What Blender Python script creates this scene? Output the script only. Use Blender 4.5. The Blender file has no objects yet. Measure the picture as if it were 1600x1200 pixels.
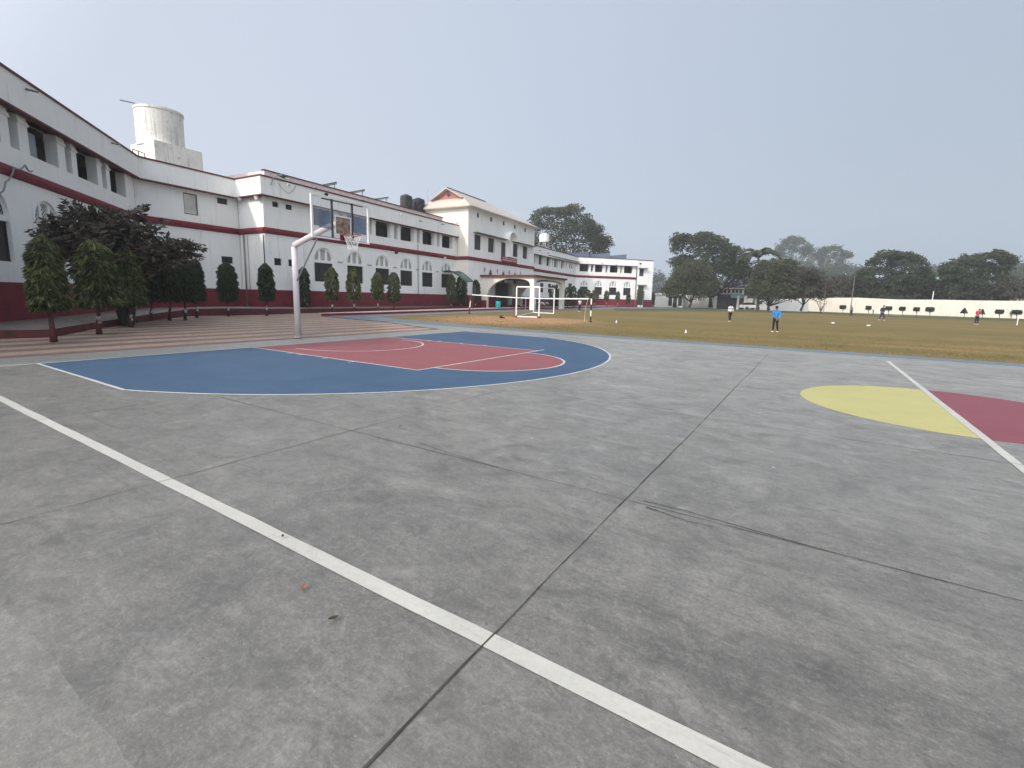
import bpy, math, random
import numpy as np
from mathutils import Vector, Matrix, Quaternion
R = random.Random(7); NR = np.random.default_rng(5)
sc = bpy.context.scene
COL = sc.collection
# ------------------------------------------------------------------ camera
FPX, PITCH, ROLL, YAW, PPY = 739.05, .15, .024, .5649, 575.97
CAM = np.array([12.0136, -8.8718, 1.4185])
fw = np.array([-math.sin(YAW)*math.cos(PITCH), math.cos(YAW)*math.cos(PITCH), -math.sin(PITCH)])
r0 = np.array([math.cos(YAW), math.sin(YAW), 0.]); u0 = np.cross(r0, fw)
rt = r0*math.cos(ROLL)+u0*math.sin(ROLL); up = -r0*math.sin(ROLL)+u0*math.cos(ROLL)
cd = bpy.data.cameras.new('camera'); cam = bpy.data.objects.new('camera', cd); COL.objects.link(cam)
M = Matrix([[rt[i], up[i], -fw[i], CAM[i]] for i in range(3)]+[[0, 0, 0, 1]]); cam.matrix_world = M
cd.sensor_width = 36; cd.lens = FPX/1600*36; cd.shift_y = (PPY-600)/1600; cd.clip_end = 3000; cd.clip_start = .05
sc.camera = cam
def ray(x, y): return (x-800)/FPX*rt+(PPY-y)/FPX*up+fw
def G(x, y, z=0.):                       # where the sight line of a photo point meets height z
    d = ray(x, y); t = (z-CAM[2])/d[2]; return CAM+t*d
def GD(x, y, D):                         # point on the sight line at horizontal distance D
    d = ray(x, y); return CAM+d*(D/math.hypot(d[0], d[1]))
def PL(x, y, a, b):                      # meets the vertical plane through a, b
    d = ray(x, y); n = np.array([b[1]-a[1], a[0]-b[0]]); t = n@(np.array(a[:2])-CAM[:2])/(n@d[:2]); return CAM+t*d
def pix(p):
    d = np.asarray(p, float)-CAM; z = d@fw; return 800+FPX*(d@rt)/z, PPY-FPX*(d@up)/z
# ------------------------------------------------------------------ light
sundir = Vector((-.22, -.88, .60)).normalized()
w = bpy.data.worlds.new('World'); sc.world = w; w.use_nodes = True
nt = w.node_tree; bg = nt.nodes['Background']
sky = nt.nodes.new('ShaderNodeTexSky'); sky.sky_type = 'NISHITA'; sky.sun_disc = False
sky.sun_elevation = math.asin(sundir.z); sky.sun_rotation = math.atan2(sundir.x, sundir.y)
sky.dust_density = 6; sky.air_density = 1.5; sky.altitude = 0
# thin winter haze over the sky: pale, brighter towards the sun
tc = nt.nodes.new('ShaderNodeTexCoord')
dot = nt.nodes.new('ShaderNodeVectorMath'); dot.operation = 'DOT_PRODUCT'; dot.inputs[1].default_value = (-.93, -.20, .32)
nt.links.new(tc.outputs['Generated'], dot.inputs[0])
ramp = nt.nodes.new('ShaderNodeValToRGB'); e = ramp.color_ramp.elements
mr = nt.nodes.new('ShaderNodeMapRange'); mr.inputs[1].default_value = -1; mr.inputs[2].default_value = 1
nt.links.new(dot.outputs['Value'], mr.inputs[0]); nt.links.new(mr.outputs[0], ramp.inputs[0])
K = 8.9; HAZE = .0007
SKYC = [(.12, (.42, .50, .61)), (.42, (.475, .56, .68)), (.66, (.565, .65, .785)), (.92, (.65, .715, .845))]
e[0].position, e[0].color = SKYC[0][0], (*SKYC[0][1], 1); e[1].position, e[1].color = SKYC[3][0], (*SKYC[3][1], 1)
for p_, c_ in SKYC[1:3]:
    q = e.new(p_); q.color = (*c_, 1)
sc_ = nt.nodes.new('ShaderNodeVectorMath'); sc_.operation = 'SCALE'; sc_.inputs['Scale'].default_value = K
nt.links.new(ramp.outputs[0], sc_.inputs[0])
# the milky glow that hazy air has round the sun (behind the photographer)
d2 = nt.nodes.new('ShaderNodeVectorMath'); d2.operation = 'DOT_PRODUCT'; d2.inputs[1].default_value = tuple(sundir); nt.links.new(tc.outputs['Generated'], d2.inputs[0])
m2 = nt.nodes.new('ShaderNodeMapRange'); m2.interpolation_type = 'SMOOTHSTEP'; m2.inputs[1].default_value = .10; m2.inputs[2].default_value = 1.; m2.inputs[3].default_value = K; m2.inputs[4].default_value = K*5.0
nt.links.new(d2.outputs['Value'], m2.inputs[0]); nt.links.new(m2.outputs[0], sc_.inputs['Scale'])
m3 = nt.nodes.new('ShaderNodeMapRange'); m3.inputs[1].default_value = .12; m3.inputs[2].default_value = .7; m3.inputs[4].default_value = .55; nt.links.new(d2.outputs['Value'], m3.inputs[0])
wm = nt.nodes.new('ShaderNodeMix'); wm.data_type = 'RGBA'; wm.inputs[7].default_value = (.74, .70, .64, 1); nt.links.new(m3.outputs[0], wm.inputs[0]); nt.links.new(ramp.outputs[0], wm.inputs[6]); nt.links.new(wm.outputs[2], sc_.inputs[0])
mx = nt.nodes.new('ShaderNodeMix'); mx.data_type = 'RGBA'; mx.inputs[0].default_value = .90
nt.links.new(sky.outputs[0], mx.inputs[6]); nt.links.new(sc_.outputs[0], mx.inputs[7])
nt.links.new(mx.outputs[2], bg.inputs[0]); bg.inputs[1].default_value = .1
sl = bpy.data.lights.new('sun', 'SUN'); sl.energy = 2.6; sl.angle = math.radians(2.5); sl.color = (1, .93, .82)
so = bpy.data.objects.new('sun', sl); COL.objects.link(so); so.rotation_euler = sundir.to_track_quat('Z', 'Y').to_euler(); so.location = (0, -30, 40)
sc.view_settings.view_transform = 'Standard'; sc.view_settings.look = 'None'; sc.view_settings.exposure = 0.16; sc.view_settings.gamma = 1
# ------------------------------------------------------------------ materials
MATS = {}
def mat(name, c, rough=.8, c2=None, scale=3., amt=1., spec=.3, bump=0., metal=0., detail=6, stretch=None, alpha=None, lo=.35, hi=.65):
    m = bpy.data.materials.new(name); m.use_nodes = True; t = m.node_tree; b = t.nodes['Principled BSDF']
    b.inputs['Base Color'].default_value = (*c, 1); b.inputs['Roughness'].default_value = rough
    b.inputs['Specular IOR Level'].default_value = spec; b.inputs['Metallic'].default_value = metal
    MATS[name] = m
    if c2 is not None or bump:
        co = t.nodes.new('ShaderNodeTexCoord'); mp = t.nodes.new('ShaderNodeMapping')
        if stretch: mp.inputs['Scale'].default_value = stretch
        t.links.new(co.outputs['Object'], mp.inputs[0])
        n = t.nodes.new('ShaderNodeTexNoise'); n.inputs['Scale'].default_value = scale; n.inputs['Detail'].default_value = detail; n.inputs['Roughness'].default_value = .62
        t.links.new(mp.outputs[0], n.inputs[0])
        if c2 is not None:
            rr = t.nodes.new('ShaderNodeMapRange'); rr.inputs[1].default_value = lo; rr.inputs[2].default_value = hi; rr.inputs[4].default_value = amt
            t.links.new(n.outputs[0], rr.inputs[0])
            mi = t.nodes.new('ShaderNodeMix'); mi.data_type = 'RGBA'; mi.inputs[6].default_value = (*c, 1); mi.inputs[7].default_value = (*c2, 1)
            t.links.new(rr.outputs[0], mi.inputs[0]); t.links.new(mi.outputs[2], b.inputs['Base Color'])
        if bump:
            bn = t.nodes.new('ShaderNodeBump'); bn.inputs['Strength'].default_value = bump; bn.inputs['Distance'].default_value = .02
            t.links.new(n.outputs[0], bn.inputs['Height']); t.links.new(bn.outputs[0], b.inputs['Normal'])
    return m
class NB:                                 # small node helper
    def __init__(s, m): s.t = m.node_tree; s.b = s.t.nodes['Principled BSDF']; s.co = s.t.nodes.new('ShaderNodeTexCoord')
    def n(s, k, **kw):
        x = s.t.nodes.new(k)
        for a, v in kw.items():
            if a.startswith('i_'): x.inputs[int(a[2:]) if a[2:].isdigit() else a[2:]].default_value = v
            else: setattr(x, a, v)
        return x
    def l(s, a, b): s.t.links.new(a, b)
    def noise(s, scale, detail=6, rough=.6, stretch=(1, 1, 1), dist=0, rot=0):
        mp = s.n('ShaderNodeMapping'); mp.inputs['Scale'].default_value = stretch; mp.inputs['Rotation'].default_value = (0, 0, rot); s.l(s.co.outputs['Object'], mp.inputs[0])
        x = s.n('ShaderNodeTexNoise'); x.inputs['Scale'].default_value = scale; x.inputs['Detail'].default_value = detail; x.inputs['Roughness'].default_value = rough; x.inputs['Distortion'].default_value = dist
        s.l(mp.outputs[0], x.inputs[0]); return x.outputs[0]
    def rng(s, v, a, b, c=0., d=1.):
        x = s.n('ShaderNodeMapRange'); x.inputs[1].default_value = a; x.inputs[2].default_value = b; x.inputs[3].default_value = c; x.inputs[4].default_value = d
        s.l(v, x.inputs[0]); return x.outputs[0]
    def mix(s, f, a, b, mode='MIX'):
        x = s.n('ShaderNodeMix', data_type='RGBA', blend_type=mode)
        x.clamp_factor = True
        for i, v in ((0, f), (6, a), (7, b)):
            if isinstance(v, (int, float)): x.inputs[i].default_value = v
            elif isinstance(v, tuple): x.inputs[i].default_value = (*v, 1)
            else: s.l(v, x.inputs[i])
        return x.outputs[2]
    def bump(s, v, st, dist=.01):
        x = s.n('ShaderNodeBump'); x.inputs['Strength'].default_value = st; x.inputs['Distance'].default_value = dist; s.l(v, x.inputs['Height']); s.l(x.outputs[0], s.b.inputs['Normal'])
def concrete(name, ca, cb, cc, tint=None, mottled=1., paint=False):
    m = mat(name, ca, .42, spec=.62); N = NB(m)
    big = N.noise(.42, 7, .62, dist=1.2); mid = N.noise(1.7, 9, .68, stretch=(1, 1.6, 1), dist=.8, rot=.4); fine = N.noise(26, 6, .7); strk = N.noise(3.2, 6, .6, stretch=(.35, 3.2, 1), dist=.7, rot=-.25)
    c = N.mix(N.rng(big, .33, .68), ca, cb)
    c = N.mix(N.rng(mid, .50, .78, 0, .75*mottled), c, cc)
    c = N.mix(N.rng(mid, .20, .46, .55*mottled, 0), c, tuple(min(1, v*1.45) for v in ca))
    c = N.mix(N.rng(strk, .55, .75, 0, .45*mottled), c, tuple(v*.72 for v in cb))
    c = N.mix(N.rng(fine, .35, .7, .0, .40), c, tuple(v*.60 for v in ca)); grit = N.noise(70, 4, .85); c = N.mix(N.rng(grit, .50, .66, .0, .55), c, tuple(v*.42 for v in ca)); c = N.mix(N.rng(grit, .34, .47, .40, .0), c, tuple(min(1, v*1.6) for v in ca))
    g2 = N.noise(19, 8, .85, stretch=(.7, 1.6, 1), dist=.5, rot=.35); c = N.mix(N.rng(g2, .50, .64, .0, .45), c, tuple(v*.50 for v in ca)); c = N.mix(N.rng(g2, .36, .47, .36, .0), c, tuple(min(1, v*1.42) for v in ca)); s2 = N.noise(9, 7, .7, stretch=(.3, 3.0, 1), dist=1.2, rot=.5); c = N.mix(N.rng(s2, .56, .74, .0, .40*mottled), c, tuple(v*.6 for v in cb)); c = N.mix(N.rng(s2, .26, .40, .35*mottled, 0), c, tuple(min(1, v*1.35) for v in ca))
    mott = N.noise(7.5, 8, .72, dist=1.5)
    c = N.mix(N.rng(mott, .54, .72, 0, .40*mottled), c, tuple(v*.55 for v in cb)); c = N.mix(N.rng(mott, .30, .44, .30*mottled, 0), c, tuple(min(1, v*1.35) for v in ca))
    blot = N.noise(.9, 8, .7, dist=2.2, stretch=(1, 1.3, 1), rot=.9); c = N.mix(N.rng(blot, .56, .70, 0, .38*mottled), c, tuple(v*.62 for v in cb)); c = N.mix(N.rng(blot, .30, .42, .30*mottled, 0), c, tuple(min(1, v*1.28) for v in ca))
    crisp = N.noise(3.1, 12, .78, dist=.9, rot=1.1); c = N.mix(N.rng(crisp, .555, .60, 0, .30*mottled), c, tuple(v*.66 for v in cb)); c = N.mix(N.rng(crisp, .36, .41, .24*mottled, 0), c, tuple(min(1, v*1.28) for v in ca))
    pits = N.noise(34, 5, .85, dist=.6); c = N.mix(N.rng(pits, .60, .68, 0, .55*mottled), c, tuple(v*.45 for v in cb))
    if not paint:
        v = N.n('ShaderNodeTexVoronoi'); v.inputs['Scale'].default_value = 1.9; v.inputs['Randomness'].default_value = 1
        wob = N.n('ShaderNodeTexNoise'); wob.inputs['Scale'].default_value = 9
        N.l(N.co.outputs['Object'], wob.inputs[0])
        ad = N.n('ShaderNodeVectorMath', operation='MULTIPLY_ADD'); ad.inputs[1].default_value = (.09, .09, 0); N.l(wob.outputs['Color'], ad.inputs[0]); N.l(N.co.outputs['Object'], ad.inputs[2])
        N.l(ad.outputs[0], v.inputs['Vector'])
        pick = N.n('ShaderNodeMath', operation='GREATER_THAN'); pick.inputs[1].default_value = .55; N.l(v.outputs['Color'], pick.inputs[0])
        sp = N.rng(v.outputs['Distance'], .016, .03, .8, 0); mu = N.n('ShaderNodeMath', operation='MULTIPLY'); N.l(sp, mu.inputs[0]); N.l(pick.outputs[0], mu.inputs[1])
        c = N.mix(mu.outputs[0], c, (.52, .52, .50))
        v2 = N.n('ShaderNodeTexVoronoi'); v2.inputs['Scale'].default_value = 3.1; N.l(ad.outputs[0], v2.inputs['Vector'])
        c = N.mix(N.rng(v2.outputs['Distance'], .02, .05, .7, 0), c, (.07, .07, .07))
    if name == 'court_concrete':
        st = N.noise(.55, 10, .70, dist=1.6, stretch=(1, 1.25, 1), rot=2.1); c = N.mix(N.rng(st, .52, .60, 0, .42), c, (.62, .62, .63), 'MULTIPLY'); s3 = N.noise(1.15, 11, .74, dist=2.4, rot=.2); c = N.mix(N.rng(s3, .56, .62, 0, .34), c, (.58, .58, .58), 'MULTIPLY'); c = N.mix(N.rng(s3, .38, .44, .45, 0), c, (1.3, 1.3, 1.27), 'MULTIPLY')
    if name == 'court_concrete':      # grazing sky sheen painted into the colour: paler towards the lawn, broken by noise
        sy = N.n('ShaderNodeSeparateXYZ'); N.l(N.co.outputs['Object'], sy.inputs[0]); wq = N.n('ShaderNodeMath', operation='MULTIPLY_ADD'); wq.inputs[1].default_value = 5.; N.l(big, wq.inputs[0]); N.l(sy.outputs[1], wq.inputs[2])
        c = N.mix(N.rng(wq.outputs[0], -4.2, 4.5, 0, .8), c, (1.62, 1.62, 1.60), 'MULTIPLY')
    N.l(c, N.b.inputs['Base Color']); N.l(N.rng(mid, .3, .7, .30, .52), N.b.inputs['Roughness']); N.bump(g2, .22, .006); return m
def paint(name, ca, cb, wear, wearcol=(.13, .125, .115)):
    m = mat(name, ca, .55, spec=.28); N = NB(m)
    big = N.noise(.9, 7, .65, dist=1.); mid = N.noise(5, 8, .7, stretch=(1, 2.2, 1), rot=.3, dist=1); fine = N.noise(38, 4, .7)
    c = N.mix(N.rng(big, .3, .7), ca, cb)
    c = N.mix(N.rng(mid, .52, .76, 0, .5), c, tuple(v*.72 for v in ca))
    c = N.mix(N.rng(mid, .24, .42, .35, 0), c, tuple(min(1, v*1.35+.02) for v in cb))
    sc1 = N.noise(2.4, 10, .8, stretch=(.5, 2.4, 1), dist=1.2, rot=.7); c = N.mix(N.rng(sc1, .57, .64, 0, .38), c, tuple(v*.55 for v in ca)); c = N.mix(N.rng(sc1, .34, .42, .40, 0), c, tuple(min(1, v*1.25+.025) for v in cb))
    ws = N.noise(11, 9, .78, dist=.6)
    c = N.mix(N.rng(ws, 1-wear, 1-wear+.07, 0, .8), c, wearcol)
    c = N.mix(N.rng(fine, .35, .7, 0, .15), c, wearcol)
    N.l(c, N.b.inputs['Base Color']); return m
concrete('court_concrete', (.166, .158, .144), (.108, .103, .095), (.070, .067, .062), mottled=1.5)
concrete('apron_concrete', (.245, .240, .215), (.20, .195, .178), (.155, .152, .138), mottled=.8)
concrete('edge_concrete', (.185, .179, .160), (.145, .140, .126), (.098, .094, .086), mottled=1.2)
concrete('walk_concrete', (.155, .132, .108), (.10, .085, .07), (.055, .046, .038))
paint('white_line', (.42, .41, .38), (.36, .352, .325), .30)
paint('thin_line', (.44, .44, .42), (.38, .38, .37), .30)
paint('blue_paint', (.017, .050, .104), (.030, .070, .130), .22, (.09, .13, .18))
paint('strip_blue', (.115, .145, .17), (.085, .115, .15), .33, (.15, .165, .165))
paint('red_paint_floor', (.215, .056, .064), (.18, .046, .053), .24, (.21, .12, .12))
paint('red_paint_mid', (.18, .043, .058), (.155, .038, .052), .24, (.17, .09, .10))
paint('yellow_paint', (.32, .30, .115), (.36, .33, .135), .22, (.33, .31, .18))
mat('joint', (.035, .032, .03), .95, (.10, .10, .095), 2.5, spec=.1)
# paving: beige and dull red courses
m = mat('paving', (.3, .22, .18), .75); N = NB(m)
sx = N.n('ShaderNodeSeparateXYZ'); N.l(N.co.outputs['Object'], sx.inputs[0])
wv = N.n('ShaderNodeMath', operation='MULTIPLY'); wv.inputs[1].default_value = 2*math.pi/1.25
wn = N.noise(.8, 3, .5); wa = N.n('ShaderNodeMath', operation='MULTIPLY_ADD'); wa.inputs[1].default_value = .35; N.l(wn, wa.inputs[0]); N.l(sx.outputs[0], wa.inputs[2]); N.l(wa.outputs[0], wv.inputs[0])
sn = N.n('ShaderNodeMath', operation='SINE'); N.l(wv.outputs[0], sn.inputs[0])
br = N.n('ShaderNodeTexBrick'); br.inputs['Scale'].default_value = 4.5; br.inputs['Mortar Size'].default_value = .03; br.inputs['Color1'].default_value = (1, 1, 1, 1); br.inputs['Color2'].default_value = (.78, .78, .78, 1); br.inputs['Mortar'].default_value = (.5, .5, .5, 1); N.l(N.co.outputs['Object'], br.inputs[0])
c = N.mix(N.rng(sn.outputs[0], -.45, .35), (.215, .125, .108), (.36, .275, .21)); c = N.mix(1., c, br.outputs[0], 'MULTIPLY')
c = N.mix(N.rng(N.noise(.35, 6, .6, dist=1), .50, .72, 0, .75), c, (.12, .105, .09)); c = N.mix(N.rng(N.noise(3, 7, .7), .5, .75, 0, .5), c, (.10, .08, .065))
N.l(c, N.b.inputs['Base Color'])
# lawn
m = mat('lawn', (.24, .18, .09), .95, spec=.1); N = NB(m)
big = N.noise(.07, 5, .6, stretch=(.6, 1.6, 1), dist=.5, rot=.5); mid = N.noise(.55, 8, .68, stretch=(1, 1.5, 1), dist=.6, rot=.56); fine = N.noise(9, 7, .75); band = N.noise(.16, 4, .6, stretch=(.25, 3.2, 1), rot=-.1)
c = N.mix(N.rng(big, .36, .64), (.192, .132, .056), (.134, .102, .042))
c = N.mix(N.rng(band, .44, .60, 0, .8), c, (.115, .10, .042)); c = N.mix(N.rng(band, .28, .42, .7, 0), c, (.27, .18, .095))
c = N.mix(N.rng(mid, .50, .70, 0, .75), c, (.085, .078, .030)); c = N.mix(N.rng(fine, .5, .78, 0, .45), c, (.055, .05, .022)); c = N.mix(N.rng(fine, .22, .42, .45, 0), c, (.30, .22, .12))
N.l(c, N.b.inputs['Base Color']); N.bump(fine, .6, .03)
mat('bare_earth', (.44, .27, .16), .95, (.33, .22, .12), 1.6, spec=.1, bump=.3)
mat('green_verge', (.05, .068, .028), .95, (.085, .08, .038), .5, spec=.1, bump=.4)
mat('far_ground', (.17, .15, .10), .95, (.12, .12, .07), .1, spec=.1)
# whitewash with faint dirt runs
def whitewash(name, a, b, dirt, damt=.5):
    m = mat(name, a, .85, spec=.2); N = NB(m)
    big = N.noise(.35, 6, .6, dist=.6); run = N.noise(1.3, 7, .7, stretch=(2.6, 2.6, .22)); fine = N.noise(14, 5, .7)
    c = N.mix(N.rng(big, .35, .7), a, b); c = N.mix(N.rng(run, .56, .80, 0, damt), c, dirt); c = N.mix(N.rng(fine, .62, .85, 0, .35), c, dirt)
    N.l(c, N.b.inputs['Base Color']); N.bump(fine, .15, .01); return m
whitewash('wall_white', (.86, .86, .84), (.80, .80, .785), (.34, .34, .31), .6)
m = mat('wall_old', (.7, .68, .64), .85, spec=.2); N = NB(m)
c = N.mix(N.rng(N.noise(.8, 6, .6), .35, .65), (.76, .74, .70), (.66, .64, .60)); c = N.mix(N.rng(N.noise(3.2, 8, .75, stretch=(1.4, 1.4, .7), dist=.5), .565, .65, 0, .7), c, (.24, .235, .225)); c = N.mix(N.rng(N.noise(1.6, 6, .7, stretch=(3, 3, .18)), .53, .70, 0, .75), c, (.25, .24, .23))
N.l(c, N.b.inputs['Base Color'])
whitewash('wall_bound', (.60, .56, .49), (.54, .50, .44), (.28, .26, .22), .8)
whitewash('wall_cream', (.80, .75, .67), (.73, .68, .60), (.40, .36, .31), .6)
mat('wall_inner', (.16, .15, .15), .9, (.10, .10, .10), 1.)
mat('maroon', (.19, .024, .036), .8, (.14, .018, .028), 1.6, amt=.8)
mat('maroon_cap', (.16, .028, .036), .7, (.07, .03, .03), 4)
mat('pink_edge', (.42, .27, .25), .8, (.33, .20, .19), 2); mat('pale_pink', (.68, .58, .58), .8, (.58, .48, .48), 1.5)
mat('roof_sheet', (.46, .41, .36), .7, (.38, .33, .29), 1.2, stretch=(1, 6, 1))
mat('gable_red', (.38, .16, .14), .8, (.3, .12, .11), 3)
mat('board_red', (.26, .05, .06), .7, (.20, .04, .05), 3); mat('dark_shutter', (.022, .022, .024), .6, (.035, .034, .033), 6, stretch=(6, 6, .6))
mat('shutter_grey', (.075, .075, .08), .6, (.05, .05, .055), 6, stretch=(5, 5, .6))
mat('curtain', (.66, .64, .58), .9, (.46, .46, .43), 1.2)
mat('metal_grey', (.25, .25, .26), .5, metal=.4); mat('metal_dark', (.03, .03, .035), .5)
mat('black_plastic', (.016, .017, .019), .5, (.03, .03, .033), 3); mat('pole_paint', (.58, .54, .565), .5, (.50, .45, .47), 7, lo=.5, hi=.75)
mat('white_paint', (.72, .72, .72), .5, (.5, .5, .48), 9, lo=.52, hi=.75); mat('rust', (.14, .05, .03), .8)
mat('solar', (.05, .06, .09), .25, spec=.6); mat('solar_back', (.45, .48, .47), .7); mat('green_sheet', (.035, .075, .060), .6, (.06, .115, .095), 3)
mat('teal', (.01, .42, .42), .5); mat('teal_sheet', (.10, .42, .36), .6); mat('bark', (.075, .055, .045), .9, (.04, .032, .028), 12); mat('bark_pale', (.20, .17, .15), .9, (.12, .10, .09), 6)
mat('lime_wash', (.55, .52, .50), .85, (.20, .13, .11), 9, lo=.45, hi=.6); mat('bark_red', (.12, .045, .04), .85, (.07, .03, .03), 8)
mat('skin', (.20, .11, .07), .6); mat('hair', (.012, .011, .01), .6); mat('black_cloth', (.016, .017, .022), .85); mat('navy_cloth', (.022, .025, .05), .85)
mat('red_cloth', (.36, .025, .05), .8); mat('blue_cloth', (.03, .20, .50), .7, (.02, .06, .24), 2.2, lo=.45, hi=.55); mat('white_cloth', (.7, .7, .7), .8); mat('grey_cloth', (.12, .18, .25), .8); mat('shoe_white', (.6, .6, .6), .6)
m = mat('striped_cloth', (.7, .7, .68), .8); N = NB(m); sx = N.n('ShaderNodeSeparateXYZ'); N.l(N.co.outputs['Object'], sx.inputs[0])
wv = N.n('ShaderNodeMath', operation='MULTIPLY'); wv.inputs[1].default_value = 2*math.pi/.17; N.l(sx.outputs[2], wv.inputs[0]); sn = N.n('ShaderNodeMath', operation='SINE'); N.l(wv.outputs[0], sn.inputs[0])
N.l(N.mix(N.rng(sn.outputs[0], .55, .75), (.72, .72, .70), (.05, .06, .07)), N.b.inputs['Base Color'])
m = mat('post_stripe', (.7, .7, .68), .6); N = NB(m); sx = N.n('ShaderNodeSeparateXYZ'); N.l(N.co.outputs['Object'], sx.inputs[0])
wv = N.n('ShaderNodeMath', operation='MULTIPLY'); wv.inputs[1].default_value = 2*math.pi/.72; N.l(sx.outputs[2], wv.inputs[0]); sn = N.n('ShaderNodeMath', operation='SINE'); N.l(wv.outputs[0], sn.inputs[0])
N.l(N.mix(N.rng(sn.outputs[0], -.05, .05), (.70, .70, .68), (.02, .018, .018)), N.b.inputs['Base Color'])
m = mat('post_stripe_red', (.7, .7, .68), .6); N = NB(m); sx = N.n('ShaderNodeSeparateXYZ'); N.l(N.co.outputs['Object'], sx.inputs[0])
wv = N.n('ShaderNodeMath', operation='MULTIPLY'); wv.inputs[1].default_value = 2*math.pi/1.05; N.l(sx.outputs[2], wv.inputs[0]); sn = N.n('ShaderNodeMath', operation='SINE'); N.l(wv.outputs[0], sn.inputs[0])
N.l(N.mix(N.rng(sn.outputs[0], -.05, .05), (.70, .70, .68), (.10, .025, .03)), N.b.inputs['Base Color'])
# perforated screen: white plaster with a lattice of dark holes (object x runs along the screen)
m = mat('screen', (.6, .6, .6), .85); N = NB(m)
v = N.n('ShaderNodeTexVoronoi'); v.inputs['Scale'].default_value = 1; v.inputs['Randomness'].default_value = .12
mp = N.n('ShaderNodeMapping'); mp.inputs['Scale'].default_value = (7.5, 1, 7.5); mp.inputs['Rotation'].default_value = (0, .785, 0); N.l(N.co.outputs['Object'], mp.inputs[0]); N.l(mp.outputs[0], v.inputs['Vector'])
N.l(N.mix(N.rng(v.outputs['Distance'], .30, .40, 1, 0), (.66, .66, .65), (.02, .02, .024)), N.b.inputs['Base Color'])
# clouded acrylic of the backboard
m = mat('acrylic', (.62, .66, .70), .25, spec=.5); N = NB(m)
tr = N.n('ShaderNodeBsdfTransparent'); mxs = N.n('ShaderNodeMixShader'); out = [x for x in N.t.nodes if x.type == 'OUTPUT_MATERIAL'][0]
N.l(N.rng(N.noise(3, 5, .6), 1, 2, .16, .16), mxs.inputs[0]); N.l(tr.outputs[0], mxs.inputs[1]); N.l(N.b.outputs[0], mxs.inputs[2]); N.l(mxs.outputs[0], out.inputs[0])
m = mat('clouded', (.13, .18, .25), .4); N = NB(m); tr = N.n('ShaderNodeBsdfTransparent'); mxs = N.n('ShaderNodeMixShader'); out = [x for x in N.t.nodes if x.type == 'OUTPUT_MATERIAL'][0]
N.l(N.mix(N.rng(N.noise(4, 5, .6), .35, .7), (.13, .18, .25), (.20, .25, .32)), N.b.inputs['Base Color']); mxs.inputs[0].default_value = .72; N.l(tr.outputs[0], mxs.inputs[1]); N.l(N.b.outputs[0], mxs.inputs[2]); N.l(mxs.outputs[0], out.inputs[0])
mat('target_board', (.34, .27, .20), .8, (.10, .06, .04), 9)
mat('window_sheet', (.32, .38, .42), .8, (.24, .30, .34), 2); mat('window_blue', (.10, .14, .19), .6, (.07, .10, .15), 2)
def leafmat(name, a, b, c, sc1=.5, sc2=6.):
    m = mat(name, a, .65, spec=.25); N = NB(m)
    col = N.mix(N.rng(N.noise(sc1, 3, .6), .35, .65), a, b)
    geo = N.n('ShaderNodeNewGeometry'); col = N.mix(N.rng(geo.outputs['Random Per Island'], .45, 1., 0, .85), col, c)
    N.l(col, N.b.inputs['Base Color'])
    tl = N.n('ShaderNodeBsdfTranslucent'); N.l(col, tl.inputs[0]); ms = N.n('ShaderNodeMixShader'); ms.inputs[0].default_value = .25
    out = [x for x in N.t.nodes if x.type == 'OUTPUT_MATERIAL'][0]
    N.l(N.b.outputs[0], ms.inputs[1]); N.l(tl.outputs[0], ms.inputs[2]); N.l(ms.outputs[0], out.inputs[0]); return m
leafmat('leaf_ashoka', (.062, .076, .030), (.032, .044, .020), (.23, .24, .10), 2.5)
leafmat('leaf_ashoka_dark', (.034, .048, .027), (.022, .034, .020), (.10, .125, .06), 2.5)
leafmat('leaf_purple', (.050, .040, .035), (.028, .032, .024), (.13, .10, .075), 1.2)
leafmat('leaf_dark', (.030, .042, .026), (.045, .055, .03), (.075, .085, .05), .22)
leafmat('leaf_olive', (.060, .065, .032), (.040, .050, .028), (.10, .105, .055), .25)
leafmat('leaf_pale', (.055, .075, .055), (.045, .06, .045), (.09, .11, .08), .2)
leafmat('leaf_brown', (.060, .055, .042), (.045, .045, .035), (.09, .08, .06), .3)
mat('grass_blade', (.235, .165, .07), .9, (.07, .062, .024), .9, spec=.1)
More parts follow.
